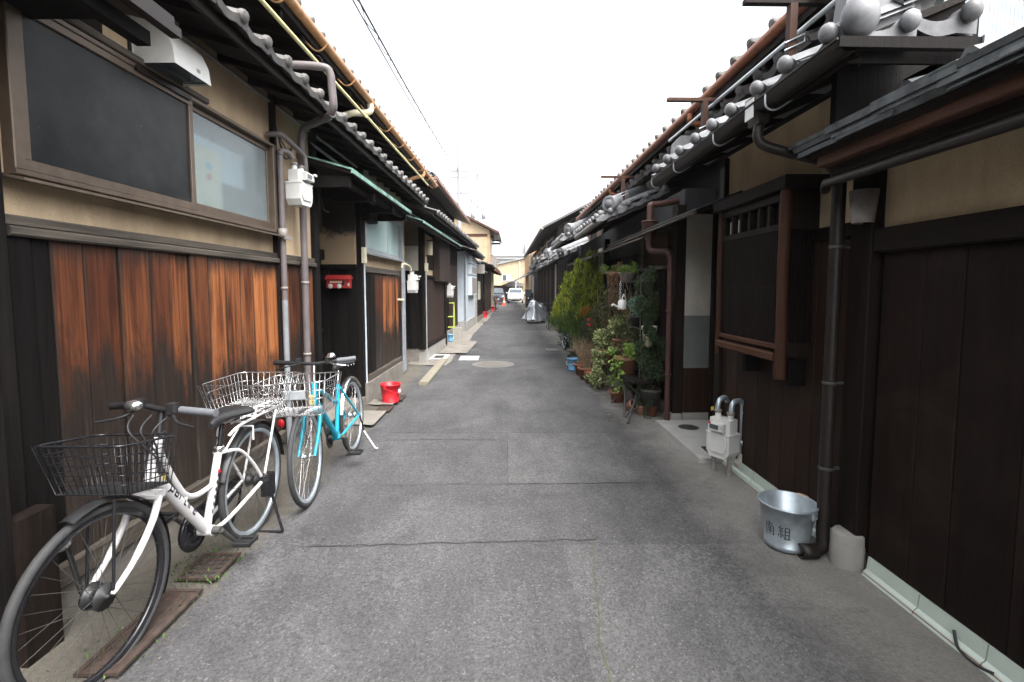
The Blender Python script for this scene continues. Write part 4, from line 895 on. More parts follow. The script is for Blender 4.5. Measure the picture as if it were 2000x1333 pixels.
MB().tube(curve([(-.27,-.10,.955),(-.14,-.14,.975),(0,-.185,.962),(.12,-.225,.972),(.20,-.245,.972)],5),.0125,10).build('handlebar','black_plastic',WB)
MB().tube([(.125,-.235,.972),(.30,-.275,.968)],.0165,10).build('grip','grey_rubber',WB); MB().tube([(-.16,-.13,.97),(-.3,-.085,.95)],.0165,10).build('grip','black_plastic',WB)
for s,yy,zz in ((1,-.25,.955),(-1,-.17,.955)):
    MB().tube(curve([(s*.1,yy,zz+.01),(s*.15,yy-.05,zz-.02),(s*.24,yy-.075,zz-.035)],4),.006,6).build('brake_lever','black_plastic',WB); cb('shifter','black_plastic',WB,s*.1-.022,s*.1+.022,yy-.02,yy+.02,zz+.01,zz+.05,.008)
MB().ball((-.10,-.21,.985),.032,10,8,(1.2,.8,.8)).build('bell','chrome',WB)
for k in range(3): MB().tube(curve([(.08-.08*k,-.24,.95),(.06-.05*k,-.32,.90),(.03,-.26,.80-.02*k),(.02,-.25,.68)],6),.004,5).build('cable','cable',WB)
basket(WB,'front_basket','black_gloss',(-.16,.11,-.53,-.30),(-.20,.135,-.57,-.275),.675,.72,.875,.92,.0024,12,10,5,'black_plastic')
for x in (-.05,.05): MB().tube([(x,-.55,.34),(x,-.52,.70)],.006,6).build('basket_stay','black_gloss',WB)
lm = MB().ball((-.09,-.60,.57),.032,12,8,(1,1.2,1)).build('headlamp','chrome',WB); MB().tube([(-.065,-.555,.35),(-.08,-.585,.55)],.009,6).build('lamp_bracket','black_plastic',lm)
MB().tube([(0,.23,.65),(0,.265,.77)],.0125,10).build('seat_post','black_gloss',WB); saddle(WB,.30,.785,'black_plastic')
crankset(WB,.09,.262,-48)
MB().lathe([(.0001,-.012),(.1,-.012),(.105,0),(.1,.012),(.0001,.012)],28,(-.066,.09,.262),'x').build('chain_guard','black_gloss',WB); MB().prism([(.09,.36),(.55,.385),(.55,.30),(.09,.17)],'x',-.075,-.062).build('chain_case','black_gloss',WB)
rk = MB()
for s in (-1,1): rk.tube(curve([(s*.03,.27,.70),(s*.05,.33,.735),(s*.06,.5,.745),(s*.06,.85,.745),(s*.03,.88,.745)],4),.008,8); rk.tube([(s*.062,.555,.34),(s*.062,.74,.742)],.0075,8); rk.tube([(s*.022,.232,.62),(s*.05,.34,.735)],.006,6)
for y in (.38,.5,.62,.75,.86): rk.tube([(-.06,y,.747),(.06,y,.747)],.005,6)
rk.tube([(0,.35,.745),(0,.86,.745)],.005,6); rk.build('rear_rack','bike_white',WB)
basket(WB,'rear_basket','chrome',(-.23,.13,.52,.90),(-.27,.16,.49,.95),.765,.765,.93,.93,.0017,11,11,3)
kk = MB()
for s in (-1,1): kk.tube(curve([(s*.085,.55,.33),(s*.10,.58,.22),(s*.13,.57,.12),(s*.165,.56,.012)],4),.0085,8)
kk.tube([(-.165,.56,.011),(.165,.56,.011)],.008,8); kk.cbox(.06,.11,.52,.6,.24,.38,.01,'x'); kk.build('kickstand','black_gloss',WB)
MB().ball((0,.93,.58),.025,10,6,(1,.5,1.2)).build('reflector','red_plastic',WB); MB().tube([(.06,.46,.62),(.06,.46,.70),(.0,.42,.71)],.006,6).build('lock','white_paint',WB)
# lettering on the down tube (right hand face)
d0, d1 = Vector((0,-.262,.69)), Vector((0,.09,.265)); dd = (d1-d0).normalized(); up_ = Vector((1,0,0)).cross(dd); up_ = up_ if up_.z>0 else -up_
def on_tube(u, v):
    ang = v/.0264; nm = Vector((1,0,0))*math.cos(ang)+up_*math.sin(ang); return d0+dd*u+nm*.0264, nm
G_ = {'p':[[(0,-.35),(0,1),(.8,1),(.8,.05),(0,.05)]],'a':[[(.0,1),(.8,1),(.8,0),(0,0),(0,.5),(.8,.5)]],'r':[[(0,0),(0,1),(.7,1)]],'t':[[(.2,1.4),(.2,0),(.75,0)],[(0,1),(.75,1)]],'i':[[(.25,0),(.25,.95)],[(.25,1.25),(.25,1.4)]],'e':[[(.8,0),(0,0),(0,1),(.8,1),(.8,.5),(0,.5)]]}
tx = MB(); u0 = .12; hgt = .032
for ch in 'partire':
    wd_ = {'i':.5,'t':.85}.get(ch,1.15)
    strokes(tx,[dense([(u0+.030*(p[0]+.12*p[1]), (p[1]-.5)*hgt+.011) for p in ln],4) for ln in G_[ch]],on_tube,.0078); u0 += .036*wd_+.002
tx.build('lettering','ink',frm)
stk = MB(); stk.box(.0225,.0235,-.05,-.03,-.006,.006)
MB().box(-.010,.010,-.0215,-.0195,-.012,.012).build('sticker','yellow_paint',frm,Matrix.Translation((.016,-.235,.672)) @ Matrix.Rotation(R(90),4,'Z'))
sk = MB()
for k in range(6): sk.box(.0195,.0205,.118+k*.012-.006,.118+k*.012+.004,.34+k*.034,.36+k*.034)
sk.build('decal','ink',frm); MB().box(.0192,.0204,.178,.2,.525,.545).build('decal','red_plastic',frm)
# ---- turquoise bicycle
TB = thing('bicycle', 'turquoise bicycle with silver wire basket parked behind the white one', 'bicycle', (-1.37,3.85,0), R(1)); TB.rotation_euler = (0,R(-3),R(1.5)); fm = 'bike_blue'
wheel(TB,-.55,.335,.335,'galvanised','chrome',.022,'chrome',Matrix.Translation((0,-.55,.335)) @ Matrix.Rotation(R(3),4,'Z')); wheel(TB,.55,.335,.335,'galvanised','chrome',.03,'chrome')
fender(TB,.55,.335,.36,165,35,'chrome',.026)
fr = MB(); fr.tube([(0,-.30,.80),(0,-.345,.645)],.023,12); fr.tube([(0,-.325,.69),(0,.09,.275)],.024,12); fr.tube(curve([(0,-.31,.755),(0,-.1,.68),(0,.08,.57),(0,.19,.56)],4),.016,10); fr.tube([(0,.09,.275),(0,.225,.69)],.018,12); fr.tube([(-.035,.09,.272),(.035,.09,.272)],.024,12)
for s in (-1,1): fr.tube([(s*.03,.09,.272),(s*.062,.55,.335)],.0105,8); fr.tube([(s*.02,.215,.66),(s*.062,.55,.335)],.009,8)
fr.build('frame',fm,TB)
fk = MB()
for s in (-1,1): fk.tube([(s*.055,-.36,.61),(s*.058,-.44,.48),(s*.056,-.55,.335)],[.015,.014,.010],10)
fk.cbox(-.065,.065,-.385,-.335,.60,.63,.008,'x'); fk.build('fork',fm,TB)
MB().tube([(0,-.30,.80),(0,-.27,.94)],.014,10).build('stem','chrome',TB); MB().tube(curve([(-.29,-.24,.955),(-.14,-.27,.955),(0,-.285,.945),(.14,-.27,.955),(.29,-.24,.965)],4),.0125,10).build('handlebar','black_plastic',TB)
for s in (-1,1):
    MB().tube([(s*.17,-.268,.957),(s*.30,-.24,.963)],.018,10).build('grip','black_plastic' if s<0 else 'grey_rubber',TB); MB().tube(curve([(s*.12,-.29,.95),(s*.17,-.34,.94),(s*.25,-.33,.925)],4),.006,6).build('brake_lever','chrome' if s>0 else 'black_plastic',TB); cb('shifter','black_plastic',TB,s*.11-.02,s*.11+.02,-.30,-.25,.945,.99,.008)
MB().lathe([(.0001,.035),(.02,.03),(.032,.01),(.034,0),(.0001,0)],14,(.13,-.275,.985)).build('bell','chrome',TB)
basket(TB,'front_basket','chrome',(-.18,.18,-.68,-.40),(-.245,.225,-.74,-.36),.655,.655,.885,.885,.0022,12,9,4)
MB().cbox(-.03,.10,-.775,-.765,.775,.835,.004,'x').build('basket_plate','silver_alu',TB,Matrix.Translation((0,.035,0)))
MB().tube([(0,.222,.68),(0,.262,.80)],.0125,10).build('seat_post','chrome',TB); saddle(TB,.29,.83,'black_plastic')
crankset(TB,.09,.272,-75); MB().prism([(.09,.36),(.55,.385),(.55,.30),(.09,.18)],'x',-.075,-.064).build('chain_case','black_plastic',TB)
MB().tube([(.07,.55,.33),(.10,.53,.19)],.008,8).build('kickstand','black_gloss',TB); MB().tube([(.10,.53,.19),(.20,.50,.03),(.225,.50,.027)],.0075,8).build('kickstand','white_paint',TB)
MB().box(-.014,.014,-.385,-.37,.66,.73).build('sticker','yellow_paint',TB)
# ================================================================== GAS METERS
def gas_meter(label, loc, rz, sc=1.0, detail=True, group='gas meters on the house walls'):
    t = thing('gas_meter', label, 'gas meter', loc, rz, group); t.scale = (sc,sc,sc)
    # body: rounded lower tank and square upper case, front = +x
    P = [(-.10,.17),(-.10,.03),(-.07,-.02),(.07,-.02),(.10,.03),(.10,.17)]
    b = MB(); b.prism([(y,z) for y,z in P],'x',-.06,.075); b.prism([(y*.82,.025+(z+.02)*.78) for y,z in P],'x',.075,.087); b.build('body','white_paint',t)
    MB().cbox(-.065,.082,-.105,.105,.165,.18,.006,'y').build('flange','white_paint',t)
    MB().cbox(-.055,.07,-.09,.09,.18,.285,.016).build('upper_case','white_paint',t)
    for y in (-.055,.055): MB().tube([(0,y,.28),(0,y,.33)],.023,12).build('inlet','white_paint',t); MB().lathe([(.0001,.345),(.03,.345),(.03,.325),(.0001,.325)],8,(0,y,0)).build('nut','grey_paint',t)
    r = MB().cbox(.07,.115,-.06,.07,.195,.265,.008,'y').build('register','white_paint',t); bx('display','dark_glass',r,.115,.118,-.045,.03,.215,.25); bx('valve_cover','white_paint',r,.115,.135,.05,.085,.25,.27)
    if detail:
        for y in (-.07,.0,.07): MB().tube([(.06,y,.0),(.06,y,.16)],.008,6).build('rib','white_paint',t)
    return t
g1 = gas_meter('white gas meter hanging beside the long bronze window', (-1.745,4.20,2.215), R(-8),.95)
gas_meter('white gas meter beside the teal paned window', (-1.62,8.55,1.44), R(-2),1.05)
gas_meter('white gas meter under the brown shutter case', (-1.44,12.8,1.28), R(-3),1.05)
g4 = gas_meter('white gas meter standing on short posts by the entry pad', (1.77,3.80,.165), R(180+30),1.02)
for y in (-.06,.06): MB().tube(curve([(0,y,.33),(0,y,.36),(-.01,y,.40),(-.04,y,.425),(-.10,y*1.1,.425),(-.135,y*1.2,.39)],4),.02,10).build('elbow','galvanised',g4)
MB().tube([(-.135,.066,.40),(-.135,.066,-.0)],.019,10).build('supply_pipe','galvanised',g4); MB().tube(curve([(-.125,.07,.0),(-.125,.07,-.06),(-.11,.07,-.095),(-.09,.07,-.06)],4),.027,10).build('pipe_bend','plaster_white',g4)
MB().lathe([(.019,-.02),(.027,-.02),(.027,.02),(.019,.02)],10,(-.125,.07,.09)).build('collar','galvanised',g4); MB().tube([(-.125,.07,.09),(-.07,.07,.09)],.012,8).build('stub','galvanised',g4); MB().tube([(-.125,.07,.33),(-.125,.12,.325)],.012,8).build('stub','galvanised',g4)
for y in (-.07,.07): MB().tube([(.02,y,.0),(.02,y,-.157)],.018,8).build('leg','grey_paint',g4)
bx('warning_tag','yellow_paint',g4,.0,.03,-.10,-.095,.33,.36); bx('red_tag','red_plastic',g4,.118,.12,-.055,-.035,.25,.27)
# ================================================================== WALL THINGS
hd = thing('vent_hood', 'white metal exhaust hood above the long bronze window', 'vent hood', (-1.955,2.81,2.68), -math.atan(K1))
prof = [(0,0),(.235,0),(.225,.09),(.19,.17),(.13,.225),(.06,.255),(0,.26)]
h = MB()
rows = [[(x,y,z) for x,z in prof[1:]] for y in (-.15,.15)]; h.grid(rows)
for y,s in ((-.15,1),(.15,-1)): h.add([(x,y,z) for x,z in prof],[tuple(range(len(prof)))[::s]])
h.build('hood','white_paint',hd); bx('inner_duct','black_plastic',hd,.005,.12,-.14,.14,.03,.05); bx('grille','dark_glass',hd,.0,.225,-.145,.145,.012,.016)
for y in (-.152,.15): bx('side_flange','white_paint',hd,.0,.02,y-.01,y+.012,-.02,.25)
MB().box(.23,.2325,.03,.06,.03,.05).build('maker_mark','grey_paint',hd); bx('mount_bracket','brown_metal',hd,-.01,.02,-.18,-.162,-.03,.22)
bx('under_rail','brown_metal',hd,-.0,.07,-.2,.22,-.055,-.03)
mbx = thing('letter_box', 'red bus shaped letter box in the entrance recess', 'letter box', (-2.05,6.06,1.50), R(0)); mbx.scale = (.82,.82,.88)
MB().cbox(-.17,.17,-.07,.05,.0,.135,.006,'x').build('box','red_paint',mbx)
MB().prism([(-.10,.13),(-.02,.185),(.07,.15),(.07,.135),(-.10,.12)],'x',-.185,.185).build('lid','red_paint',mbx)
for x in (-.11,.02): MB().lathe([(.0001,-.006),(.03,-.006),(.034,0),(.034,.006)],14,(x,-.072,.03),'y').build('wheel_plate','white_paint',mbx)
for i in range(5): bx('window_plate','ivory',mbx,-.115+i*.038,-.085+i*.038,-.0745,-.069,.075,.10)
bx('slot','black_plastic',mbx,.06,.10,-.0745,-.069,.04,.1); bx('face_plate','white_paint',mbx,.15,.174,-.0745,-.069,.03,.07); bx('hanger','charred',mbx,-.1,.1,.05,.08,.02,.12)
el = thing('wall_lamp', 'small glowing yellow green lamp inside the entrance recess', 'lamp', (-2.33,6.02,2.20)); MB().cbox(-.05,.05,-.03,.03,0,.08,.008).build('shade','lit_green',el); bx('lamp_back','charred',el,-.06,-.05,-.04,.04,-.01,.09)
pl = thing('wall_lamp', 'white cylinder porch lamp beside the brown shutter case', 'lamp', (-1.52,10.0,2.18)); MB().tube([(0,0,0),(0,0,.27)],.055,12).build('shade','ivory',pl); MB().tube([(0,0,.27),(0,0,.3)],.06,12).build('cap','cast_iron',pl); bx('bracket','cast_iron',pl,-.13,.0,-.02,.02,-.03,.0)
yp = thing('laundry_pole', 'pale yellow laundry pole hung along the upper left eave', 'pole', (-2.02,0,0), -math.atan(K1)); tb('rod','pole_yellow',yp,[(.19,2.4,3.545),(.19,6.0,3.56)],.016); tb('rod','pole_yellow',yp,[(.19,6.05,3.575),(.19,10.1,3.60)],.016)
for s in (2.9,5.0,6.5,8.8): tb('hanger','cable',yp,[(.05,s,3.80),(.19,s,3.56)],.004,5)
wp2 = thing('laundry_pole', 'white laundry pole resting on brackets under the right upper eave', 'pole', (0,0,0)); tb('rod','silver_alu',wp2,[(1.68,2.3,2.945),(1.68,4.9,2.99)],.014); tb('rod_tip','white_paint',wp2,[(1.68,4.9,2.99),(1.68,5.0,2.992)],.016)
tag(MB().box(-1.0,-.97,29.0,29.5,1.15,1.85).box(-.975,-.965,29.05,29.45,1.6,1.7).build('red_box','red_plastic'),'red box hanging on the dark boards far left','box')
bpy.data.objects['red_box'].location = (.02,-3.2,.0)
# ================================================================== BUCKETS
def bucket(name, label, loc, r0, r1, h, mat, hm, cat='bucket', grp=None, rz=0, grip=None, ears=True, drop=True):
    t = thing(name,label,cat,loc,rz,grp)
    b = MB().lathe([(.0001,.004),(r0-.004,.004),(r1-.004,h-.004),(r1,h),(r1+.006,h-.002),(r1+.006,h-.012),(r1-.0005,h-.014),(r0+.0015,.03),(r0+.006,.026),(r0+.006,0),(r0-.003,0),(r0-.003,.01)],36).build('pail',mat,t)
    a = []
    for i in range(17):
        q = math.pi*i/16
        if drop: a.append((math.cos(q)*(r1+.006),-math.sin(q)*(r1+.012),h-.03+.02*math.sin(q)*(-1 if drop=='low' else 1)-(.06*math.sin(q) if drop=='low' else 0)))
        else: a.append((math.cos(q)*(r1+.006),0,h+math.sin(q)*r1))
    MB().tube(a,.0035,6).build('handle',hm,t)
    if grip: MB().tube(a[7:10],.012,10).build('grip',grip,t)
    if ears:
        for s in (-1,1): MB().cbox(s*(r1+.001)-.006,s*(r1+.001)+.006,-.018,.018,h-.055,h-.012,.003,'y').build('ear',mat,t)
    return t,b
zb,pail = bucket('bucket','galvanised steel bucket with black brushed characters by the downpipe',(1.645,2.70,.012),.112,.15,.258,'galvanised','cast_iron',rz=R(120),grip='orange_gutter')
# characters brushed on the pail
def on_pail(cx_):
    def fn(u,v):
        z = v; r = .1125+.038*z/.258+.0012; a = cx_+u/.14; return Vector((r*math.cos(a),r*math.sin(a),z)), Vector((math.cos(a),math.sin(a),-.15)).normalized()
    return fn
NAN = [[(.15,.85),(.85,.85)],[(.5,1),(.5,.7)],[(.12,.0),(.12,.68),(.88,.68),(.88,.02),(.78,.06)],[(.36,.62),(.42,.5)],[(.64,.62),(.58,.5)],[(.28,.46),(.72,.46)],[(.26,.28),(.74,.28)],[(.5,.46),(.5,.02)]]
KUMI = [[(.28,1),(.1,.8),(.3,.78)],[(.42,.86),(.12,.55),(.44,.58)],[(.26,.55),(.26,.08)],[(.1,.38),(.04,.2)],[(.38,.38),(.44,.22)],[(.58,.06),(.58,.9),(.88,.9),(.88,.06)],[(.58,.63),(.88,.63)],[(.58,.36),(.88,.36)],[(.46,.05),(1.0,.05)]]
ang0 = math.atan2(-2.70,-1.645)-R(120)
cs = MB(); strokes(cs,[dense([(p[0]*.066,.082+p[1]*.08) for p in ln],5) for ln in NAN],on_pail(ang0-.92),.006)
cs.build('character','ink_soft',pail); cs = MB(); strokes(cs,[dense([(p[0]*.07,.078+p[1]*.08) for p in ln],5) for ln in KUMI],on_pail(ang0-.33),.006)
cs.build('character','ink_soft',pail)
bucket('bucket','bright red plastic bucket against the concrete base near the bicycles',(-1.47,6.18,.035),.10,.128,.24,'red_plastic','red_plastic',rz=R(70),drop='low')[0]
rb = [o for o in bpy.data.objects if o.get('label','').startswith('bright red')][0]; bx('price_label','white_sheet',rb,-.03,.03,-.1345,-.132,.13,.18)
bucket('bucket','nearer of two small red buckets by the far left wall',(-1.0,24.1,.03),.13,.17,.3,'red_plastic','red_plastic')
bucket('bucket','farther of two small red buckets by the far left wall',(-.78,31.0,.03),.13,.17,.3,'red_plastic','red_plastic')
bucket('bucket','pale blue plastic bucket at the front of the plants',(1.27,8.75,.004),.095,.125,.22,'blue_plastic','white_paint',rz=R(-60),drop='low')
bucket('bucket','small bright blue pail under the yellow step stand',(-1.50,13.4,.03),.07,.09,.2,'blue_plastic','white_paint')
# yellow step stand
ss = thing('step_stand','yellow green metal step stand in the dark recess on the left','step stand',(-1.62,14.2,.02))
for x in (-.14,.14):
    tb('leg','green_plastic',ss,[(x,-.15,0),(x,-.02,1.05)],.014); tb('leg','green_plastic',ss,[(x,.25,0),(x,.05,1.05)],.014)
for z,y in ((.35,-.1),(.65,-.06),(1.05,0)): bx('step','green_plastic',ss,-.15,.15,y-.06,y+.06,z-.015,z+.015)
bk = MB().box(-1.48,-1.28,14.2,14.5,.01,.33).build('concrete_block','concrete_light'); tag(bk,'small concrete block beside the yellow step stand','block')
# ================================================================== DRAINS AND COVERS
def plate(name,label,x0,x1,y0,y1,z,mat,pitch=None,rim=.02,cat='drain cover'):
    t = thing(name,label,cat,((x0+x1)/2,(y0+y1)/2,z)); hx,hy = (x1-x0)/2,(y1-y0)/2
    b = MB(); b.box(-hx,hx,-hy,-hy+rim,0,.012); b.box(-hx,hx,hy-rim,hy,0,.012); b.box(-hx,-hx+rim,-hy+rim,hy-rim,0,.012); b.box(hx-rim,hx,-hy+rim,hy-rim,0,.012); b.build('frame',mat,t)
    if pitch:
        bx('pit','interior',t,-hx+rim,hx-rim,-hy+rim,hy-rim,.0,.002); g = MB(); n = int((2*hx-2*rim)/pitch); m_ = int((2*hy-2*rim)/pitch)
        for i in range(1,n): g.box(-hx+rim+i*(2*hx-2*rim)/n-.004,-hx+rim+i*(2*hx-2*rim)/n+.004,-hy+rim,hy-rim,.002,.010)
        for i in range(1,m_): g.box(-hx+rim,hx-rim,-hy+rim+i*(2*hy-2*rim)/m_-.004,-hy+rim+i*(2*hy-2*rim)/m_+.004,.002,.0115)
        g.build('grating',mat,t)
    else:
        bx('lid',mat,t,-hx+rim+.004,hx-rim-.004,-hy+rim+.004,hy-rim-.004,.0,.009)
    return t
p_ = plate('drain_cover','long rusty gutter lid under the white bicycle',-1.64,-1.47,1.76,2.28,.028,'rust_iron')
for i in range(3): bx('groove','rust_iron',p_,-.06+i*.05,-.048+i*.05,-.22,.22,.009,.012)
plate('drain_cover','rusty diamond drain grating beside the front wheel',-1.66,-1.46,2.36,2.60,.03,'rust_iron',.035); plate('drain_cover','small rust red lid in front of the red bucket',-1.55,-1.38,5.72,5.98,.025,'rust_iron'); plate('drain_cover','rust red lid under the red bucket',-1.5,-1.35,6.3,6.6,.022,'rust_iron')
for y0,y1 in ((5.1,5.7),(6.0,6.3)): sheet('cement_patch','concrete',wob((-1.72,y0),(-1.40,y0),6,.02,rn)+wob((-1.40,y1),(-1.72,y1),6,.02,rn),.045,None)['kind']='structure'
plate('drain_cover','black slotted drain grate in the entry pad',1.80,1.98,4.14,4.30,.047,'cast_iron',.025)
mh = thing('inspection_cover','round dark inspection cover in the pale entry pad','manhole',(1.93,4.95,.046)); MB().lathe([(.0001,.006),(.085,.006),(.09,.003),(.10,.003),(.105,0)],28).build('lid','cast_iron',mh)
for k in range(5): bx('rib','cast_iron',mh,-.06,.06,-.05+k*.025-.004,-.05+k*.025+.004,.006,.009)
m2 = thing('manhole_cover','round patterned manhole cover in the middle of the road','manhole',(-.22,9.45,.005)); MB().lathe([(.0001,.004),(.30,.004),(.305,.0),(.33,.0),(.335,.006),(.40,.006),(.42,0)],40).build('lid','manhole_metal',m2)
for q in range(4):
    r_ = .06+.065*q; n = 6+6*q
    for i in range(n):
        a0 = 2*math.pi*i/n; b = MB(); rows = [[(rr*math.cos(a0+2*math.pi/n*.7*j/4),rr*math.sin(a0+2*math.pi/n*.7*j/4),.0085) for j in range(5)] for rr in (r_,r_+.035)]; b.grid(rows[::-1],False); b.build('cast_block','concrete',m2)
plate('drain_cover','pale metal lid set in the left edge of the road',-.95,-.55,10.0,10.55,.005,'white_paint'); d5 = plate('drain_cover','white framed drain with dark grating by the left wall',-1.6,-1.2,9.95,10.6,.03,'white_paint',None,.1); bx('grating','cast_iron',d5,-.09,.11,-.2,.2,.01,.014); plate('drain_cover','small pale lid at the right side of the road',1.0,1.3,11.4,11.9,.005,'manhole_metal')
tag(MB().cbox(-1.33,-1.18,7.4,9.9,.0,.06,.015,'y').build('kerb_stone','kerb_yellow'),'faded yellow painted kerb along the left gutter','kerb')
sheet('cement_patch','concrete',wob((-1.5,10.9),(-.85,10.9),6,.05,rn)+wob((-.75,13.2),(-1.4,14.3),8,.06,rn),.035,None)['kind']='structure'
sheet('cement_patch','concrete',wob((-1.25,21.2),(-.8,21.2),4,.04,rn)+wob((-.7,24.8),(-1.1,24.8),4,.04,rn),.035,None)['kind']='structure'
# ================================================================== PLANTS
def leafquad(mb, p, d, nrm, L, W, bend=.25):
    d = d.normalized(); sd_ = d.cross(nrm)
    if sd_.length < 1e-4: sd_ = d.orthogonal()
    sd_.normalize(); n2 = sd_.cross(d)
    a = p; b = p+d*L*.5+sd_*W*.5-n2*W*bend; c = p+d*L; e = p+d*L*.5-sd_*W*.5-n2*W*bend; m = p+d*L*.55
    mb.add([a,b,c,e,m],[(0,1,4),(1,2,4),(2,3,4),(3,0,4)])
def rv(r): 
    while True:
        v = Vector((r.uniform(-1,1),r.uniform(-1,1),r.uniform(-1,1)))
        if .05 < v.length < 1: return v
def blob(mb, r, c, rad, n, L, W, up=.0, clumps=14, shell=.45):
    C = []
    for _ in range(clumps):
        v = rv(r); v = v.normalized()*r.uniform(shell,.95); C.append((Vector((v.x*rad[0],v.y*rad[1],v.z*rad[2])),r.uniform(.18,.4)))
    for _ in range(n):
        cc,cr = r.choice(C); v = rv(r); p = Vector(c)+cc+Vector((v.x*rad[0],v.y*rad[1],v.z*rad[2]))*cr
        d = (p-Vector(c)).normalized()*.7+rv(r)*.8+Vector((0,0,up)); leafquad(mb,p,d,rv(r),L*r.uniform(.6,1.25),W*r.uniform(.6,1.25))
def stems(mb, r, base, tips, rad=.006):
    for t in tips:
        b = Vector(base); t = Vector(t); m = (b+t)/2+rv(r)*.06; mb.tube(curve([b,m,t],4),[rad]*5+[rad*.7]*3+[rad*.5],5,caps=False)
def pot_mesh(r0, r1, h): return MB().lathe([(.0001,h*.86),(r1*.88,h*.86),(r1*.9,h),(r1*1.06,h),(r1*1.06,h*.82),(r1*.97,h*.80),(r0,.0),(.0001,0)],18)
def potted(name, label, loc, r0, r1, h, pm, cat='potted plant', grp=None):
    t = thing(name,label,cat,loc,0,grp); p = pot_mesh(r0,r1,h).build('pot',pm,t); MB().lathe([(.0001,h*.87),(r1*.88,h*.87)],14).build('soil','soil',p); return t
r = random.Random(21)
# tall conifer
cf = thing('conifer_shrub','tall feathery yellow green conifer rising above the plants','shrub',(1.54,9.6,.02))
tr = MB(); tr.tube([(0,0,0),(.02,.03,.8),(.0,.0,1.9)],[.045,.035,.012],8); stems(tr,r,(0,0,.5),[(r.uniform(-.4,.2),r.uniform(-.9,.8),r.uniform(.9,1.9)) for _ in range(16)],.012); tr.build('trunk','bark',cf)
for nm,n,lim in (('leaf_conifer',10000,(0,.95)),('leaf_conifer_tip',5200,(.74,1.0))):
    mb = MB(); k = 0
    spires = [(-.22,-.95,1.75,.30),(.05,-.7,2.12,.32),(-.10,-.3,2.0,.34),(-.25,.1,1.75,.32),(-.2,.55,1.55,.34),(-.22,1.0,1.35,.34),(.1,.3,1.9,.3),(-.3,-.5,1.6,.3),(-.32,.75,1.25,.3),(-.05,-1.05,1.45,.3),(.1,-1.15,1.7,.26)]
    while k < n:
        sx_,sy_,zt,rd_ = r.choice(spires); t = r.uniform(*lim)**.8; z = .62+(zt-.62)*(r.uniform(0,1) if nm=='leaf_conifer' else r.uniform(.12,1)**.55)
        q = (z-.5)/(zt-.5); rad_ = rd_*(1.1-q**1.5); a = r.uniform(0,2*math.pi); f = t*(1+.16*math.sin(5*a+9*z)+.10*math.sin(17*z+3*sy_))
        p = Vector((sx_+rad_*f*math.cos(a),sy_+rad_*f*math.sin(a),z)); d = Vector((math.cos(a)*.45+r.uniform(-.3,.3),math.sin(a)*.45+r.uniform(-.3,.3),1.0))
        leafquad(mb,p,d,rv(r),r.uniform(.05,.11)*(1.25 if r.random()<.2 else 1),r.uniform(.009,.018),.1); k += 1
    mb.build('foliage' if nm=='leaf_conifer' else 'foliage_tips',nm,cf)
# dark climber left of conifer
dk = thing('evergreen_bush','dark evergreen bush at the far end of the plant row','shrub',(1.62,12.2,.02)); mb = MB(); blob(mb,r,(0,0,.75),(.33,1.5,.75),4200,.07,.04,.1,26,.3); mb.build('foliage','leaf_dark',dk); mb = MB(); stems(mb,r,(0,0,0),[(r.uniform(-.3,.3),r.uniform(-1.2,1.2),r.uniform(.5,1.3)) for _ in range(14)],.012); mb.build('stems','bark',dk)
# mixed shrub mass behind pots (joined ground foliage of single plants)
ol = thing('straggly_shrub','straggly olive brown shrub in the middle of the plant row','shrub',(1.66,8.0,.02)); mb = MB(); blob(mb,r,(0,0,.8),(.28,.85,.55),3200,.045,.022,.2,22,.2); mb.build('foliage','leaf_olive',ol); mb = MB(); stems(mb,r,(0,0,0),[(r.uniform(-.35,.2),r.uniform(-.8,.8),r.uniform(.5,1.5)) for _ in range(36)],.006); mb.build('stems','bark',ol)
nb = potted('potted_nandina','potted shrub with red leaves and berries above the bare twigs',(1.44,8.25,.01),.1,.13,.22,'terracotta'); mb = MB(); stems(mb,r,(0,0,.2),[(r.uniform(-.15,.15),r.uniform(-.3,.3),r.uniform(.7,1.15)) for _ in range(9)],.006); mb.build('stems','bark',nb)
mb = MB(); blob(mb,r,(-.04,.15,1.08),(.09,.12,.1),70,.06,.022,0,6); blob(mb,r,(.02,-.25,.95),(.07,.09,.08),40,.05,.02,0,4); mb.build('red_leaves','leaf_red',nb); mb = MB(); blob(mb,r,(0,0,.75),(.2,.3,.28),700,.055,.02,.2); mb.build('foliage','leaf_dark',nb)
# long-bladed plants
for i,(x,y,h_,lab) in enumerate(((1.36,9.3,.5,'tuft of long green blades behind the blue bucket'),(1.5,10.2,.55,'tuft of long green blades below the tall conifer'))):
    t = potted('bladed_plant',lab,(x,y,.005),.1,.13,.2,'grey_paint' if i else 'black_plastic'); mb = MB()
    for _ in range(150):
        a = r.uniform(0,6.28); q = r.uniform(.1,.26); zz = h_*r.uniform(.5,1.1); P = curve([(0,0,.18),(q*.35*math.cos(a),q*.35*math.sin(a),.2+zz*.6),(q*math.cos(a),q*math.sin(a),.2+zz*r.uniform(.55,.95))],3)
        sd_ = Vector((-math.sin(a),math.cos(a),0)); ws = [.008,.010,.011,.010,.008,.005,.001]; mb.grid([[p-sd_*w_ for p,w_ in zip(P,ws)],[p+sd_*w_ for p,w_ in zip(P,ws)]])
    mb.build('blades','leaf_mid',t)
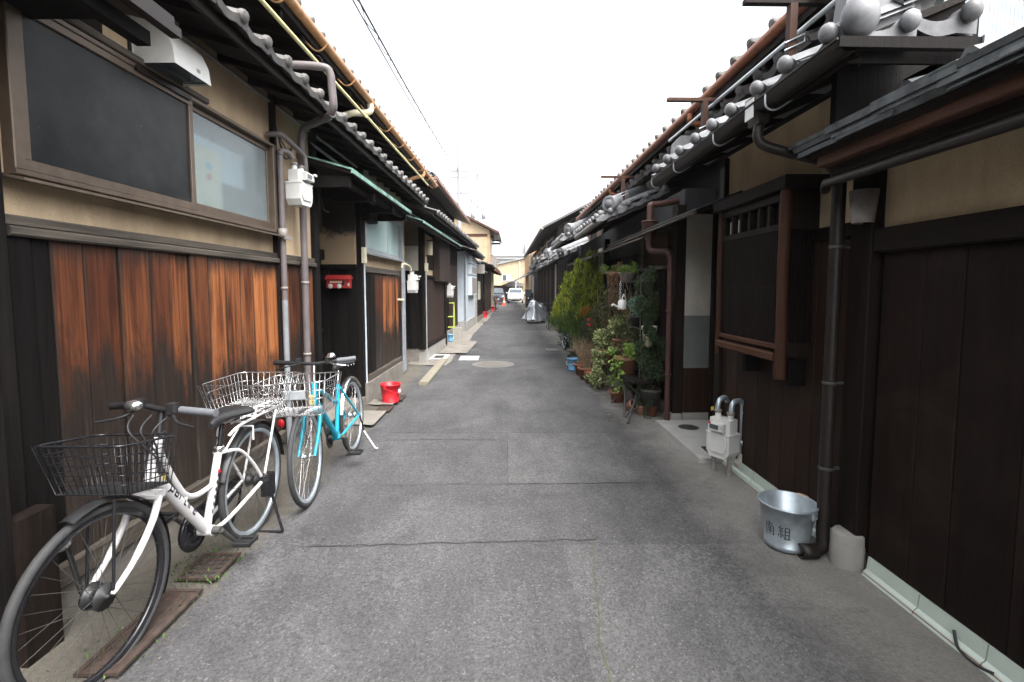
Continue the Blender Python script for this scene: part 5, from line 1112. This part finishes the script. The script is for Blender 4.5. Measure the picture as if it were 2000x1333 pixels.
# twig pots
for (x,y,r1,lab) in ((1.36,7.86,.15,'wide terracotta pot of bare pinkish twigs'),(1.35,8.28,.14,'terracotta pot of brown twigs just behind the bare one')):
    t = potted('potted_twigs',lab,(x,y,.004),r1*.72,r1,.2,'terracotta'); mb = MB()
    for _ in range(110):
        a = r.uniform(0,6.28); q = r.uniform(.05,.27); z = r.uniform(.3,.52); b = Vector((r.uniform(-.06,.06),r.uniform(-.06,.06),.17)); e = Vector((q*math.cos(a),q*math.sin(a),.18+z)); mb.tube([b,(b+e)/2+Vector((0,0,.05)),e],[.004,.003,.0014],4,caps=False)
    mb.build('twigs','straw',t); mb = MB(); blob(mb,r,(0,0,.42),(.2,.2,.16),130,.03,.012,.3); mb.build('foliage','leaf_dry',t)
# plant stand: dark steel X-leg table
ps = thing('plant_stand','black folding steel stand carrying pots near the red downpipe','plant stand',(1.62,5.95,0))
for y in (-.35,.35):
    tb('leg','cast_iron',ps,[(-.22,y-.1,.005),(.18,y+.12,.42)],.012); tb('leg','cast_iron',ps,[(.18,y-.1,.02),(-.2,y+.12,.42)],.012)
for i in range(5): bx('slat','dark_wood_y',ps,-.2+i*.085,-.13+i*.085,-.55,.55,.42,.44)
tb('leg','cast_iron',ps,[(-.26,-.72,.01),(-.06,-.35,.25)],.012); tb('leg','cast_iron',ps,[(-.22,-.42,.01),(-.12,-.05,.34)],.012)
# wall shelf rack for the hanging pots
sr = thing('plant_rack','tall dark wire rack holding pots in front of the lattice','plant rack',(1.72,6.55,0))
for y in (-.9,.0,.95):
    for x in (-.12,.12): tb('upright','cast_iron',sr,[(x,y,.02),(x,y,1.66)],.009,6)
for z in (.62,1.02,1.58):
    for x in (-.12,-.04,.04,.12): tb('shelf_bar','cast_iron',sr,[(x,-.95,z),(x,1.0,z)],.006,6)
# pots
def leafy(name, label, loc, r1, h, pm, fm_, n, rad, L, W, dz=.12, up=.2, hang=0):
    t = potted(name,label,loc,r1*.75,r1,h,pm); mb = MB(); blob(mb,r,(0,0,h+dz),rad,n,L,W,up)
    if hang:
        for k in range(hang):
            a = r.uniform(1.9,4.6); x,y = r1*math.cos(a),r1*math.sin(a); zl = r.uniform(.15,.6)
            for q in range(22): leafquad(mb,Vector((x*1.1+r.uniform(-.03,.03),y*1.1+r.uniform(-.03,.03),h-zl*q/22)),rv(r)+Vector((0,0,-.5)),rv(r),L*r.uniform(.6,1.1),W)
    mb.build('foliage',fm_,t); mb = MB(); stems(mb,r,(0,0,h*.8),[(r.uniform(-1,1)*rad[0],r.uniform(-1,1)*rad[1],h+dz+r.uniform(0,.6)*rad[2]) for _ in range(10)],.004); mb.build('stems','bark',t); return t
leafy('potted_plant','green sprouting pot at the left end of the top shelf',(1.66,7.35,1.60),.12,.15,'terracotta','leaf_bright',420,(.16,.2,.09),.05,.02,.03,.7)
leafy('potted_plant','yellow green pot on the top shelf above the white watering can',(1.64,6.45,1.58),.11,.13,'grey_paint','leaf_bright',360,(.14,.2,.08),.05,.02,.03,.7)
leafy('potted_ivy','dry trailing vine hanging from the top shelf',(1.60,6.75,1.59),.10,.13,'terracotta','leaf_dry',240,(.12,.16,.1),.04,.02,.02,.1,26)
leafy('potted_ivy','dry trailing plant in a dark pot at the middle of the shelf',(1.60,7.2,1.1),.10,.13,'black_plastic','leaf_olive',300,(.16,.2,.14),.04,.02,.05,.1,22)
leafy('potted_plant','variegated cream and green climber trailing down to the road edge',(1.47,6.95,.45),.12,.18,'terracotta','leaf_variegated',460,(.15,.2,.2),.075,.055,.14,.1,24)
leafy('potted_plant','variegated leafy plant above the terracotta pot on the stand',(1.53,6.0,.44),.14,.2,'terracotta','leaf_bright',260,(.2,.26,.12),.06,.05,.06,.2,3)
leafy('potted_plant','grey green leafy plant behind the variegated climber',(1.62,6.7,.65),.11,.15,'terracotta','leaf_variegated',420,(.16,.3,.17),.075,.055,.16,.2)
leafy('potted_plant','blue green bushy pot on the middle shelf',(1.66,6.0,1.03),.1,.12,'black_plastic','leaf_teal',420,(.12,.16,.12),.05,.012,.1,.3)
leafy('potted_plant','white ribbed pot with small dark shrub beside the red downpipe',(1.70,5.62,.82),.085,.24,'ivory','leaf_dark',2200,(.15,.2,.34),.04,.025,.32,.3,4)
leafy('potted_ivy','dark small leaved shrub filling the corner by the red downpipe',(1.70,5.52,.14),.12,.2,'cast_iron','leaf_dark',4200,(.17,.22,.42),.035,.022,.36,.2,8)
leafy('potted_plant','low variegated leaves spilling onto the asphalt edge',(1.48,7.35,.0),.1,.08,'terracotta','leaf_variegated',330,(.2,.42,.07),.07,.05,.02,.1)
leafy('potted_plant','small terracotta pot under the stand',(1.5,6.3,.0),.1,.14,'terracotta','leaf_dry',120,(.12,.14,.05),.04,.02,.02)
for (x,y,m_,lab,s) in ((1.62,5.62,'pink_pot','small empty pink pot at the foot of the stand',.055),(1.50,5.80,'pink_pot','tipped pink pot between the stand legs',.06),(1.73,5.55,'terracotta','brown pot behind the pink one by the downpipe',.07),(1.72,8.6,'terracotta','brown pot in the shade behind the twigs',.1),(1.36,7.55,'terracotta','plain terracotta saucer pot beside the low variegated leaves',.09)):
    t = potted('flower_pot',lab,(x,y,.012),s*.72,s,s*1.9,m_,'flower pot')
    if 'tipped' in lab: t.rotation_euler = (R(60),0,R(40)); t.location.z = .05
wc = thing('watering_can','white plastic watering can hung on the rack','watering can',(1.55,6.35,1.22)); MB().lathe([(.0001,0),(.055,0),(.06,.02),(.05,.11),(.03,.13),(.0001,.13)],14).build('body','white_paint',wc); tb('spout','white_paint',wc,[(-.04,.0,.03),(-.13,-.05,.07),(-.15,-.06,.05)],.012); tb('handle','white_paint',wc,curve([(0,0,.13),(.03,.03,.2),(.06,.05,.13),(.055,.03,.05)],4),.008)
ch = thing('hanging_chain','white hanging chain above the watering can','chain',(1.55,6.45,1.34))
for i in range(9): MB().tube([(.012*math.cos(a)*(1 if i%2 else .2),.012*math.cos(a)*(.2 if i%2 else 1),.03*i+.02*math.sin(a)) for a in [6.283*k/10 for k in range(10)]],.0035,5,closed=True).build('chain_link','white_paint',ch)
em = thing('evergreen_bush','dark evergreen mass filling the wall behind the potted shelves','shrub',(1.78,6.6,.02)); mb = MB(); blob(mb,r,(0,0,.8),(.12,1.15,.75),4200,.04,.026,.1,60,.1); mb.build('foliage','leaf_dark',em); mb = MB(); stems(mb,r,(0,0,0),[(r.uniform(-.1,.08),r.uniform(-1,1),r.uniform(.5,1.4)) for _ in range(26)],.008); mb.build('stems','bark',em)
dv = thing('dry_vine','tangled dry vine and twigs climbing the rack behind the pots','vine',(1.68,6.9,.05)); mb = MB()
for _ in range(150):
    a = Vector((r.uniform(-.12,.08),r.uniform(-.75,.9),r.uniform(.3,1.5))); b_ = a+Vector((r.uniform(-.12,.1),r.uniform(-.25,.25),r.uniform(-.35,.3))); mb.tube(curve([a,(a+b_)/2+rv(r)*.08,b_],3),.003,4,caps=False)
mb.build('twigs','straw',dv); mb = MB(); blob(mb,r,(-.03,.05,.95),(.16,.85,.6),1500,.03,.018,-.2,40,.1); mb.build('dry_leaves','leaf_dry',dv)
mb = MB(); blob(mb,r,(-.05,-.2,.8),(.18,.9,.6),1100,.04,.026,.1,40,.1); mb.build('green_leaves','leaf_olive',dv)
# dry leaves on the ground
lf = MB()
for _ in range(150):
    x = r.uniform(1.2,1.6); y = r.uniform(5.2,9.5); leafquad(lf,Vector((x,y,.02)),Vector((r.uniform(-1,1),r.uniform(-1,1),.1)),Vector((0,0,1)),r.uniform(.02,.05),r.uniform(.01,.03))
for _ in range(60):
    x = r.uniform(-1.5,1.5); y = r.uniform(1.6,9); leafquad(lf,Vector((x,y,.014)),Vector((r.uniform(-1,1),r.uniform(-1,1),.05)),Vector((0,0,1)),r.uniform(.008,.018),r.uniform(.005,.012))
o = lf.build('fallen_leaves','leaf_dry'); o['kind'] = 'stuff'; tag(o,'scattered dry leaves on the road edge','leaves')
wd_ = MB()
for _ in range(260):
    y = r.choice([r.uniform(1.5,2.9),r.uniform(2.3,2.7)]); x = -1.47+r.uniform(-.28,.05); leafquad(wd_,Vector((x,y,.03)),Vector((r.uniform(-1,1),r.uniform(-1,1),1.2)),rv(r),r.uniform(.012,.03),r.uniform(.006,.012))
o = wd_.build('weeds','leaf_mid'); o['kind'] = 'stuff'; tag(o,'tiny weeds and moss in the left gutter joint','weeds')
# ================================================================== FAR THINGS
def simple_bike(label, loc, rz, col, bmat='black_gloss'):
    t = thing('bicycle',label,'bicycle',loc,rz)
    for y in (-.52,.52): wheel(t,y,.33,.33,'galvanised','chrome',.02,nsp=16)
    f = MB(); f.tube([(0,-.3,.8),(0,-.34,.62)],.022,8); f.tube([(0,-.33,.66),(0,.08,.27)],.022,8); f.tube([(0,.08,.27),(0,.22,.75)],.018,8); f.tube([(0,.08,.27),(0,.52,.33)],.012,8); f.tube([(0,.2,.62),(0,.52,.33)],.01,8); f.tube([(0,-.34,.62),(0,-.52,.33)],.014,8); f.build('frame',col,t)
    MB().tube([(-.27,-.24,.98),(0,-.3,.96),(.27,-.24,.98)],.013,8).build('handlebar','black_plastic',t); saddle(t,.28,.82,'black_plastic'); basket(t,'basket',bmat,(-.15,.15,-.68,-.38),(-.2,.2,-.72,-.36),.68,.68,.9,.9,.004,6,6,3); MB().tube([(0,.08,.27),(.1,.2,.12)],.012,6).build('crank','cast_iron',t)
    return t
simple_bike('dark bicycle seen head on beside the silver covered one',(1.60,18.0,0),R(-2),'cast_iron'); simple_bike('silver grey bicycle half hidden in front of the conifer',(1.5,11.2,0),R(4),'galvanised','chrome')
simple_bike('parked bicycle by the far left wall behind the red buckets',(-.62,32.5,0),R(3),'cast_iron'); simple_bike('second parked bicycle at the far left wall near the cone',(-.55,35.2,0),R(-3),'red_paint')
cv = simple_bike('bicycle under a crumpled silver cover on the right roadside',(1.42,21.0,0),R(-38),'cast_iron')
mb = MB(); rows = []; rr = random.Random(5)
for i in range(33):
    y = -.68+1.36*i/32; e = min(1,(.68-abs(y))/.16)
    top = max(1.02*math.exp(-((y+.26)/.42)**2),.86*math.exp(-((y-.28)/.5)**2)); top = max(.34,top)*(.45+.55*e); row = []
    for j in range(19):
        u = j/9-1; au = abs(u); fold = .035*math.sin(13*y+3*u)+.025*math.sin(29*y-5*u)+rr.uniform(-.012,.012)
        x = (1 if u>=0 else -1)*(.10*min(1,au*4)+.24*au**1.3*(1+fold*5*au)); z = .14+.05*math.sin(7*y+u)*au+(top-.14)*(1-au**1.9)+fold*.5
        row.append((x+fold*.4,y+.02*math.sin(9*u),z))
    rows.append(row)
mb.grid(rows); mb.build('cover','silver_cover',cv)
MB().tube(curve([(-.3,-.1,.4),(-.2,.0,.66),(.0,.02,.78),(.2,.0,.66),(.3,-.1,.4)],4),.008,5).build('tie_cord','cable',cv)
cv2 = thing('scooter','dark scooter with tall windscreen parked on the far right','scooter',(1.62,31,0),R(-10))
for y in (-.55,.5): wheel(cv2,y,.25,.25,'cast_iron','cast_iron',.06,'cast_iron',nsp=8)
MB().prism([(.75,.55),(.7,.8),(.1,.82),(-.05,.42),(-.35,.42),(-.45,1.0),(-.55,1.0),(-.6,.5),(-.3,.25),(.35,.25)],'x',-.17,.17).build('body','car_dark',cv2); MB().tube([(-.3,-.42,1.02),(0,-.46,1.06),(.3,-.42,1.02)],.02,8).build('handlebar','black_plastic',cv2); bx('windscreen','dark_glass',cv2,-.2,.2,-.56,-.54,1.0,1.42); bx('rear_box','black_plastic',cv2,-.2,.2,.5,.9,.85,1.2); MB().ball((0,-.6,.85),.08,10,8).build('headlight','chrome',cv2)
def car(name,label,loc,rz,mat,L=3.5,W=1.5,H=1.5):
    t = thing(name,label,'car',loc,rz); f = -L/2
    rows = []
    sec = [(f,.45,.30,.62,.80),(f+.06,.55,.24,.68,.9),(f+.35,.68,.22,.86,.97),(f+.85,.72,.22,.97,1.0),(f+1.1,.72,.22,1.0,1.0),(f+1.9,.72,.22,1.0,1.0),(f+L-.5,.72,.22,1.0,1.0),(f+L-.1,.70,.26,.98,.97),(f+L,.6,.34,.9,.9)]
    for y,hw,zb,zt,k in sec:
        w_ = W/2*k; rows.append([(-w_*.9,y,zb),(-w_,y,zb+.12),(-w_,y,zb+(zt-zb)*.6),(-w_*.95,y,zt-.04),(-w_*.8,y,zt),(0,y,zt+.015),(w_*.8,y,zt),(w_*.95,y,zt-.04),(w_,y,zb+(zt-zb)*.6),(w_,y,zb+.12),(w_*.9,y,zb)])
    b = MB(); b.grid(rows); b.add(rows[0],[tuple(range(11))]); b.add(rows[-1],[tuple(range(11))[::-1]]); b.build('body',mat,t)
    c = MB(); y0 = f+.82; cab = [(y0,.99,.90,.02),(y0+.62,H-.06,.78,.0),(y0+.9,H,.76,0),(f+L-.5,H-.03,.76,0),(f+L-.12,.97,.86,0)]; rows = []
    for y,z,k,_ in cab: w_ = W/2*k; rows.append([(-W/2*.92,y if z<1.1 else y,.96),(-w_,y,z-.03),(-w_*.9,y,z),(0,y,z+.015),(w_*.9,y,z),(w_,y,z-.03),(W/2*.92,y,.96)])
    c.grid(rows); c.build('roof',mat,t)
    n = Vector((0,-(H-.06-.99),.62)).normalized(); e = .006
    wsn = MB(); wsn.add([(-W*.40,y0+.05-e,1.04),(W*.40,y0+.05-e,1.04),(W*.355,y0+.58-e,H-.10),(-W*.355,y0+.58-e,H-.10)],[(0,1,2,3)]); k0 = 0
    wsn.xf(0,Matrix.Translation(n*.018)); wsn.build('windscreen','dark_glass',t)
    for s in (-1,1):
        MB().add([(s*(W*.468),f+1.35,1.02),(s*(W*.468),f+L-.75,1.02),(s*(W*.40),f+L-.85,H-.12),(s*(W*.41),f+1.65,H-.12)],[(0,1,2,3)]); q = MB(); q.add([(s*(W*.475),f+1.4,1.03),(s*(W*.475),f+L-.75,1.03),(s*(W*.405),f+L-.85,H-.11),(s*(W*.405),f+1.68,H-.11)],[(0,1,2,3)]); q.build('side_window','dark_glass',t)
        MB().ball((s*W*.36,f+.17,.72),.11,12,8,(1.1,.9,.8)).build('headlight','chrome',t); MB().ball((s*W*.56,f+1.15,1.02),.09,10,6,(1.1,.5,.7)).build('mirror',mat,t)
        for y in (f+.62,f+L-.6):
            wh = MB().lathe([(.0001,-.08),(.16,-.08),(.19,-.09),(.28,-.08),(.29,0),(.28,.08),(.0001,.08)],20,(s*(W/2-.09),y,.29),'x').build('wheel','tyre',t); MB().lathe([(.0001,s*.092),(.15,s*.09),(.17,s*.082)],14,(s*(W/2-.09),y,.29),'x').build('rim','galvanised',wh)
    bx('number_plate','white_paint',t,-.17,.17,f-.02,f+.0,.42,.58); bx('grille','black_plastic',t,-.42,.42,f-.012,f+.05,.30,.40); bx('intake','black_plastic',t,-.62,-.45,f-.002,f+.08,.34,.46); bx('intake','black_plastic',t,.45,.62,f-.002,f+.08,.34,.46)
    return t
car('car','white compact hatchback parked facing the camera at the street end',(1.15,49.5,0),R(-2),'car_white',3.6,1.6,1.5)
car('car','dark car behind the cone at the left of the street end',(-.72,46.5,0),R(2),'car_dark',3.5,1.5,1.5)
tc = thing('traffic_cone','orange and white cone in front of the dark car','cone',(-.02,42,0)); MB().lathe([(.17,.03),(.10,.3),(.03,.68),(.0001,.7)],14).build('cone','orange_plastic',tc); MB().lathe([(.118,.27),(.085,.42)],14).build('band','white_paint',tc); bx('foot','orange_plastic',tc,-.2,.2,-.2,.2,0,.04)
# utility poles and cables
up1 = thing('utility_pole','pale concrete utility pole rising behind the left roofs','utility pole',(-2.35,25.6,0)); MB().tube([(0,0,0),(0,0,9.2)],[.13,.08],12).build('shaft','pole_grey',up1)
for z in (6.4,7.2,7.5): bx('cross_arm','pole_grey',up1,-.45,.45,-.05,.05,z,z+.07)
for i in range(4): MB().lathe([(.0001,0),(.04,0),(.05,.06),(.03,.14),(.0001,.15)],8,(-.35+.23*i,0,7.57)).build('insulator','white_paint',up1)
up2 = thing('utility_pole','leaning pole with lamp head far behind the cream house','utility pole',(-5.4,66,0)); MB().tube([(0,0,0),(.3,0,9),(1.7,0,16.8)],[.24,.22,.12],10).build('shaft','pole_grey',up2); bx('cross_arm','pole_grey',up2,1.2,2.3,-.1,.1,16.7,16.9)
up3 = thing('utility_pole','distant pole with two transformers','utility pole',(-3.6,68,0)); MB().tube([(0,0,0),(0,0,17.2)],[.2,.13],10).build('shaft','pole_grey',up3)
for x in (-.75,.75): MB().lathe([(.0001,0),(.3,0),(.3,1.0),(.0001,1.1)],12,(x,0,11.1)).build('transformer','pole_grey',up3)
for z in (12.6,13.6,16.6): bx('cross_arm','pole_grey',up3,-1.1,1.1,-.06,.06,z,z+.1)
def cable(label, a, b, sag, rr=.011):
    a = Vector(a); b = Vector(b); pts = [a+(b-a)*t+Vector((0,0,-sag*4*t*(1-t))) for t in [i/24 for i in range(25)]]; t_ = MB().tube(pts,rr,5).build('overhead_cable','cable'); tag(t_,label,'cable'); return pts
A = (-2.33,25.4,7.5)
P1 = cable('upper strand of the overhead cable along the left eaves',A,(-1.5675,1.15,4.45),.25,.013)
cable('lower strand of the overhead cable along the left eaves',(-2.33,25.4,7.3),(-1.58,1.02,4.42),.32,.009)
sp_ = MB()
pts = [Vector(p)+Vector((.03*math.sin(i*1.9),0,.03*math.cos(i*1.9)-.05)) for i,p in enumerate(curve([tuple(p) for p in P1],4))]; sp_.tube(pts,.007,4); tag(sp_.build('overhead_cable','cable'),'spiral lashing wire wound round the overhead cable','cable')
for i,(y,z) in enumerate(((9.0,3.0),(9.2,2.93),(9.4,2.86))): cable(['top','middle','bottom'][i]+' thin service wire under the left lower eave',(-1.78+.03*i,4.5,2.84-.03*i),(-1.02,y+2,z-.45),.06,.005)
cable('thin wire crossing from the right eave toward the far left pole',(1.7,17.8,3.6),(-2.3,25.6,6.5),.4,.008)
# ================================================================== HAZE
hz = MB().box(-60,60,-12,110,-1.2,19).build('haze', None); hz['kind'] = 'stuff'; tag(hz,'pale bright air filling the alley','haze')
m = bpy.data.materials.new('haze'); m.use_nodes = True; t = m.node_tree; t.nodes.clear()
pv = t.nodes.new('ShaderNodeVolumePrincipled'); pv.inputs['Color'].default_value = (.97,.98,1,1); pv.inputs['Density'].default_value = .0005; pv.inputs['Anisotropy'].default_value = .2
mo = t.nodes.new('ShaderNodeOutputMaterial'); t.links.new(pv.outputs[0], mo.inputs['Volume']); hz.data.materials.append(m)
scene.cycles.volume_bounces = 0
